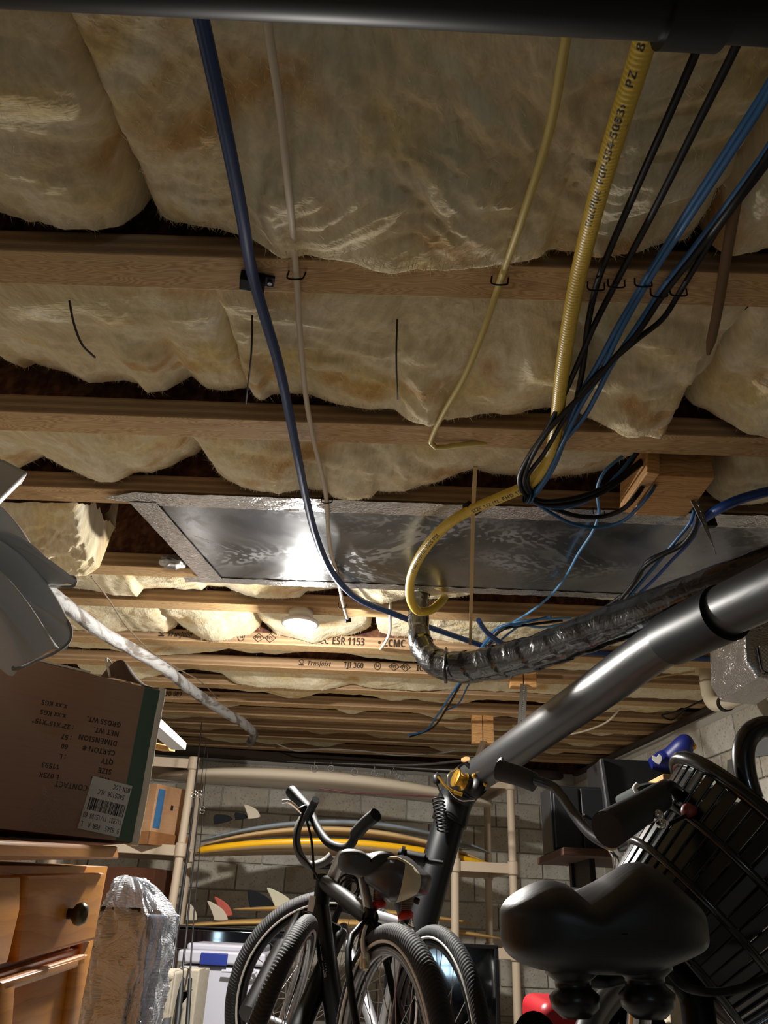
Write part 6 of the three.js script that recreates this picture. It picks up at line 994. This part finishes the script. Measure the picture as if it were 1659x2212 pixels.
// ---------------------------------------------------------------- dresser with the large carton
const UF = -0.3023;                                   // room u of the drawer fronts
const honeyMap = dataTex(512, 256, (u, v) => { const r = v * 6 + pfbm(u, v, 2, 3, 2, 4) * 1.3, k = Math.pow(Math.abs(((r % 1) + 1) % 1), 2.5); const q = mix3([214, 142, 48], [180, 108, 32], k * 0.55), f = pn(u, v, 8, 150, 5) * 12; return [q[0] + f, q[1] + f * 0.8, q[2] + f * 0.5]; }, true, 1 / 0.35, 1 / 0.14);
const honey = phy({ map: honeyMap, roughness: 0.38, clearcoat: 0.35, clearcoatRoughness: 0.3 });
{
  const o = thing('dresser', 'honey coloured wooden dresser with round knobs carrying the large carton', 'dresser', null, true);
  // a board standing in the plane of the fronts, given by points there; t is its thickness, out how far it stands proud
  const plate = (pts, t, out, bev) => { const g = slab(pts.map((p) => [-p[2], p[1]]), t, bev), q = g.attributes.position, uv = g.attributes.uv; for (let i = 0; i < q.count; i++) { const a = q.getX(i), y = q.getY(i), z = q.getZ(i); q.setXYZ(i, UF + z + out - t / 2, y, -a); uv.setXY(i, a, y); } g.computeVertexNormals(); return toCreasedNormals(g, 0.6); };
  const top = [[-0.29,0.9405,-0.6336],[-0.29,0.9948,-1.484],[-0.29,0.9757,-1.505],[-0.29,0.9225,-0.6474]];
  const lift = top[0][1];
  part('top', (() => { const g = plate(top, 0.62, 0.016, 0.006); return g; })(), honey, o);
  const body = [[-0.33,0.9256,-0.7625],[-0.33,0.9699,-1.6552],[-0.33,0.6074,-2.0456],[-0.33,0.6093,-1.0073]];
  body[2][1] = FLOOR; body[3][1] = FLOOR; body[2][2] = body[1][2]; body[3][2] = body[0][2];
  part('carcass', plate(body, 0.5, -0.03, 0.002), honey, o);
  const d1 = part('drawer_front', plate([[-0.3023,0.9164,-0.7763],[-0.3023,0.9291,-1.0338],[-0.3023,0.8967,-1.0591],[-0.3023,0.8393,-1.0602],[-0.3023,0.8324,-0.8435]], 0.022, 0, 0.006), honey, o);
  const d2 = part('drawer_front', plate([[-0.3023,0.9311,-1.0583],[-0.3023,0.9529,-1.4959],[-0.3023,0.8515,-1.5148],[-0.3023,0.8383,-1.1038]], 0.022, 0, 0.006), honey, o);
  const kp = [-0.296,0.8908,-1.2896]; part('knob', put(lathe([[0.0005, 0.03], [0.011, 0.028], [0.016, 0.02], [0.013, 0.012], [0.007, 0.008], [0.007, 0], [0.0005, 0]], 22), [kp[0] - 0.008, kp[1], kp[2]], [0, 0, -Math.PI / 2]), std({ color: 0x5a5442, metalness: 0.85, roughness: 0.4 }), d2);
  part('rail', plate([[-0.315,0.8218,-0.8852],[-0.315,0.8438,-1.5291],[-0.315,0.8318,-1.5273],[-0.315,0.814,-0.8914]], 0.012, -0.012, 0.001), honey, o);
  part('stile', plate([[-0.3023,0.8501,-1.4634],[-0.3023,0.8507,-1.5192],[-0.3023,0.7152,-1.5394],[-0.3023,0.7208,-1.4895]], 0.02, -0.008, 0.003), honey, o);
  const lo = [[-0.3023,0.8209,-1.0662],[-0.3023,0.8324,-1.4883],[-0.3023,0.716,-1.532],[-0.3023,0.7296,-1.1091]];
  const fr = part('drawer_front', plate(lo, 0.018, -0.004, 0.004), honey, o);
  part('front_edge', [plate([[-0.29,0.8241,-1.0228],[-0.29,0.8351,-1.4277],[-0.29,0.8201,-1.4299],[-0.29,0.8123,-1.0429]], 0.014, 0.008, 0.004), plate([[-0.29,0.8321,-1.3798],[-0.29,0.8343,-1.4487],[-0.29,0.7227,-1.4767],[-0.29,0.7304,-1.4094]], 0.014, 0.008, 0.004), plate([[-0.29,0.8241,-1.0228],[-0.29,0.8252,-1.0763],[-0.29,0.7354,-1.131],[-0.29,0.7454,-1.0595]], 0.014, 0.008, 0.004)], honey, fr);
  settle(o);
}
{ // the large carton on the dresser, print upside down
  const A = [-0.6577,0.9781,-1.2], B = [-0.4294,0.9984,-1.42], Ct = [-0.4465,1.2624,-1.42];
  const W = Math.hypot(B[0] - A[0], B[2] - A[2]), H = Ct[1] - B[1], yb = B[1], ang = Math.atan2(-(B[2] - A[2]), B[0] - A[0]);
  const c = document.createElement('canvas'); c.width = 1024; c.height = 768; const k = c.getContext('2d');
  k.fillStyle = '#a98670'; k.fillRect(0, 0, 1024, 768);
  for (let i = 0; i < 500; i++) { k.fillStyle = `rgba(${70 + rnd() * 60},${50 + rnd() * 40},${35 + rnd() * 30},0.05)`; k.fillRect(rnd() * 1024, rnd() * 768, 40 + rnd() * 200, 1 + rnd() * 5); }
  k.fillStyle = '#4f6c5c'; k.fillRect(918, 0, 106, 768);
  // the face runs from x = 0 (left, out of view) to 1024; print is turned by half a turn
  const px = (x, y) => { const t = (x - (1823 - y) * 0.12 + 150) / 440; return t * 1.2 / ((1 - t) * 1.42 + t * 1.2) * 1024; }, py = (y) => (y - 1485) / 335 * 768;
  k.fillStyle = '#241812';
  const up = (t, x, y, size) => { k.save(); k.translate(px(x, y), py(y)); k.rotate(Math.PI); k.scale(1.12, 1); k.font = `bold ${size}px sans-serif`; k.fillText(t, 0, 0); k.restore(); };
  for (const [t, y] of [['GROSS WT.', 1576], ['NET WT.', 1596], ['DIMENSION', 1617], ['CARTON #', 1638], ['QTY', 1658], ['SIZE', 1678], ['WIP #', 1697], ['YOUR CONTACT', 1718]]) up(t, 242 - (y - 1576) * 0.12, y, 36);
  for (const [t, x, y] of [['x.xx KGS', 108, 1562], ['x.xx KGS', 108, 1582], [': 22"X15"X15"', 130, 1602], [': 57', 128, 1624], ['60', 122, 1643], [': L', 120, 1664], ['11593', 108, 1686], ['L 073K', 110, 1706]]) up(t, x, y, 32);
  const t = new THREE.CanvasTexture(c); t.colorSpace = THREE.SRGBColorSpace;
  const o = thing('large_carton', 'large brown carton with upside down black print and white barcode label', 'box');
  o.position.set((A[0] + B[0]) / 2, yb, (A[2] + B[2]) / 2); o.rotation.y = ang;
  const dpt = 0.3, dark = std({ color: 0x7a5a46, roughness: 0.85, map: cardMap });
  part('carton', box(0, H / 2, -dpt / 2 - 0.004, W - 0.006, H, dpt, 0.004), dark, o);
  const fp = new THREE.PlaneGeometry(W - 0.006, H - 0.004); fp.translate(0, H / 2, 0.0008); part('printed_face', fp, phy({ map: t, roughness: 0.5, clearcoat: 0.25, clearcoatRoughness: 0.3 }), o);
  const edge = std({ color: 0xf0e8d4, roughness: 0.9 });  // torn carton edge, its lamplit brightness painted in as pale cream
  part('lit_torn_edge', [sweep([[W / 2 + 0.001, -0.002, -0.002], [W / 2 + 0.002, H * 0.3, -0.001], [W / 2 + 0.001, H * 0.6, -0.002], [W / 2 + 0.002, H + 0.003, -0.002]], (t, a, s) => 0.007 + 0.0014 * ns(s * 60, a), { n: 60, m: 10 }), box(-0.04, H + 0.001, -0.004, W - 0.2, 0.004, 0.008, 0.001)], edge, o);
  // barcode label
  const lc = document.createElement('canvas'); lc.width = 512; lc.height = 512; const l = lc.getContext('2d'); l.fillStyle = '#d9d6d0'; l.fillRect(0, 0, 512, 512); l.fillStyle = '#232021'; l.translate(512, 512); l.rotate(Math.PI);
  l.font = 'bold 62px monospace'; l.fillText('9 6245  PGR R  L', 14, 74, 480); l.fillText('115931 11/15/08 60', 14, 160, 480); for (let x = 20; x < 470; x += 6 + Math.floor(rnd() * 10)) l.fillRect(x, 190, 3 + rnd() * 7, 120); l.fillText('5405106 XLC', 60, 400, 340); l.fillText('BIN LOC', 14, 480, 220);
  const lt = new THREE.CanvasTexture(lc); lt.colorSpace = THREE.SRGBColorSpace;
  const sc = W / 460, lx = (x) => (x + 150) * sc - W / 2, ly = (y) => (1823 - y) / 333 * H;
  const lg = new THREE.PlaneGeometry(108 * sc, 105 / 333 * H); lg.rotateZ(-0.09); lg.translate(lx(216), ly(1757), 0.0025); part('barcode_label', lg, std({ map: lt, roughness: 0.6 }), o);
  // raised flap and clear tape
  part('flap', grid(16, 6, (a, b) => { const x = lerp(lx(165), lx(322), a), z = -0.01 - 0.05 * b; return [x, H + 0.004 + 0.05 * Math.sin(Math.PI * Math.pow(1 - a, 1.6)) * b, z]; }), std({ color: 0x6a4f3c, roughness: 0.9, side: THREE.DoubleSide }), o);
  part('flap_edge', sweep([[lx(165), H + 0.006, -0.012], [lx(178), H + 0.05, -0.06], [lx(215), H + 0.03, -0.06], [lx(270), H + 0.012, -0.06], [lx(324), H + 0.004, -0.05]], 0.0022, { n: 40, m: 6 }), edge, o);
  const film = phy({ color: 0xffffff, transmission: 1, thickness: 0, roughness: 0.16, bumpMap: foilBump, bumpScale: 0.01 });
  part('clear_tape', grid(20, 24, (a, b) => [lerp(lx(30), lx(160), a) + 0.02 * b, lerp(0.004, H * 0.32, b), 0.004 + 0.002 * ns(a * 6, b * 9)], (a, b) => [a * 0.16, b * 0.16]), film, o);
}
// ---------------------------------------------------------------- plastic wrapped box beside the dresser
{
  const o = thing('wrapped_box', 'grey upright box wrapped in crinkled clear plastic beside the dresser', 'wrapped box');
  const a = [-0.6498,0.864,-1.95], b = [-0.5208,0.8695,-1.95], top = [-0.591,0.8922,-1.95][1], cx = (a[0] + b[0]) / 2, w = b[0] - a[0];
  part('box', box(cx, (FLOOR + top) / 2, -2.06, w * 0.86, top - FLOOR, 0.16, 0.01), std({ color: 0x525a68, roughness: 0.6 }), o);
  part('black_band', box(cx - 0.01, top + 0.004, -2.05, w * 0.8, 0.016, 0.16, 0.004), M.black, o);
  const pk = [-0.6347,0.9671,-2][1];
  const film = phy({ color: 0xe0e3e8, transmission: 0.66, thickness: 0, roughness: 0.15, bumpMap: foilBump, bumpScale: 0.009, side: THREE.DoubleSide });
  part('plastic_film', grid(150, 130, (s, t) => {
    const th = s * Math.PI * 2, y = lerp(FLOOR + 0.005, pk, t), k = y > top ? Math.pow(clamp(1 - (y - top) / (pk - top), 0, 1), 0.7) : 1;
    const rx = (w * 0.5 * (0.12 + 0.88 * k) + 0.004), rz = 0.095 * (0.15 + 0.85 * k), c = Math.cos(th), d = Math.sin(th), e = 0.45;
    const cr = 0.01 * (1 - Math.abs(ns(c * 3 + y * 6, d * 3, y * 9)) * 3) + 0.006 * (1 - Math.abs(ns(c * 9 - y * 14, d * 9, y * 16 + 4)) * 3) + 0.004 * ns(th * 3, y * 30, 3) + (y > top ? 0.012 * ns(th * 2, y * 14, 6) : 0);
    return [cx + 0.005 - 0.035 * (1 - k) + (rx + cr) * Math.sign(c) * Math.pow(Math.abs(c), e), y + 0.01 * ns(th, 2, 8) * (1 - k), -2.06 + (rz + cr) * Math.sign(d) * Math.pow(Math.abs(d), e)];
  }, (a, b, p) => [p[0] + p[2], p[1]]), film, o);
  settle(o);
}
// ---------------------------------------------------------------- grey cover hanging at the left
{
  const o = thing('grey_cover', 'light grey fabric cover hanging in folds above the large carton', 'cover');
  const hem = [[-0.6692,1.4671,-1.22],[-0.6285,1.4369,-1.2],[-0.5793,1.3933,-1.16],[-0.5317,1.3606,-1.12],[-0.4883,1.3399,-1.08],[-0.4862,1.3308,-1.08],[-0.5234,1.3413,-1.12],[-0.5744,1.3639,-1.18],[-0.6015,1.3691,-1.22],[-0.5931,1.3544,-1.22],[-0.5515,1.3243,-1.18],[-0.5032,1.287,-1.12],[-0.4798,1.2611,-1.09],[-0.4663,1.2331,-1.06],[-0.4712,1.2128,-1.04],[-0.4829,1.1955,-1.02],[-0.4924,1.1788,-1],[-0.5037,1.1745,-1],[-0.5207,1.2027,-1.04],[-0.5478,1.2307,-1.08],[-0.5738,1.2491,-1.1],[-0.6095,1.2519,-1.1],[-0.6197,1.2288,-1.05]];
  const n = hem.length, top = hem.map((p, i) => { const t = i / (n - 1); return [-0.7736,1.4434,-1.12].map((v, k) => lerp(v, [-0.68,1.299,-1.02][k], t) + (k === 2 ? 0.03 * Math.sin(t * 20) : k === 1 ? 0.01 * Math.sin(t * 26) : 0)); });
  const ch = curveOf(hem), cb = curveOf(top);
  const gs = grid(160, 36, (s, t) => { const a = ch.getPoint(s), b = cb.getPoint(s), f = 0.028 * (0.22 + 0.78 * Math.pow(Math.sin(Math.PI * t), 0.7)) * (Math.sin(s * 30 + 1.5 * t) + 0.5 * Math.sin(s * 71 + 2 * t)); return [lerp(a.x, b.x, t) + f * 0.5, lerp(a.y, b.y, t) + f * 0.7 + 0.02 * Math.sin(Math.PI * t), lerp(a.z, b.z, t) + f * 1.2]; });
  part('fabric', gs, std({ color: 0xe6e4e2, roughness: 0.8, side: THREE.DoubleSide }), o);
  part('cord', sweep([top[0], [top[0][0] - 0.02, 1.6, top[0][2] - 0.02], [top[0][0] - 0.02, 1.9, -0.98]], 0.004, { n: 16, m: 8 }), M.dark, o);
  part('hem', sweep(hem, 0.0022, { n: 160, m: 6 }), std({ color: 0x9a9898, roughness: 0.8 }), o);
  settle(o);
  const w = thing('white_rail', 'white plastic rail end sticking out above the grey fabric cover', 'rail');
  const r0 = [-0.3674,0.8997,-0.35], r1 = [-0.7384,1.6182,-1.25]; r0.splice(0, 3, ...r1.map((v, i) => v + ([-0.659,1.3714,-1][i] - v) * 1.4)); part('rail', bar(r0, r1, 0.05, 0.028, [0.3, 1, 0], 0.005), std({ color: 0xc6c8cc, roughness: 0.5 }), w); part('end_cap', bar(r1.map((v, i) => lerp(v, r0[i], 0.01)), r1.map((v, i) => lerp(v, r0[i], -0.02)), 0.052, 0.03, [0.3, 1, 0], 0.005), std({ color: 0xb2b4b8, roughness: 0.5 }), w); settle(w);
}

// The plan above is drawn in units of the height from the eye to the joists; bring the whole scene to metres (a block is 0.406 m long) with the floor at zero.
const UNIT = 1.29;
for (const o of scene.children) {
  o.position.y -= FLOOR; o.position.multiplyScalar(UNIT);
  if (o.isRectAreaLight) { o.width *= UNIT; o.height *= UNIT; } else if (o.isLight) o.intensity *= UNIT * UNIT; else o.scale.multiplyScalar(UNIT);
}
camera.position.y -= FLOOR; camera.position.multiplyScalar(UNIT);
renderer.render(scene, camera);
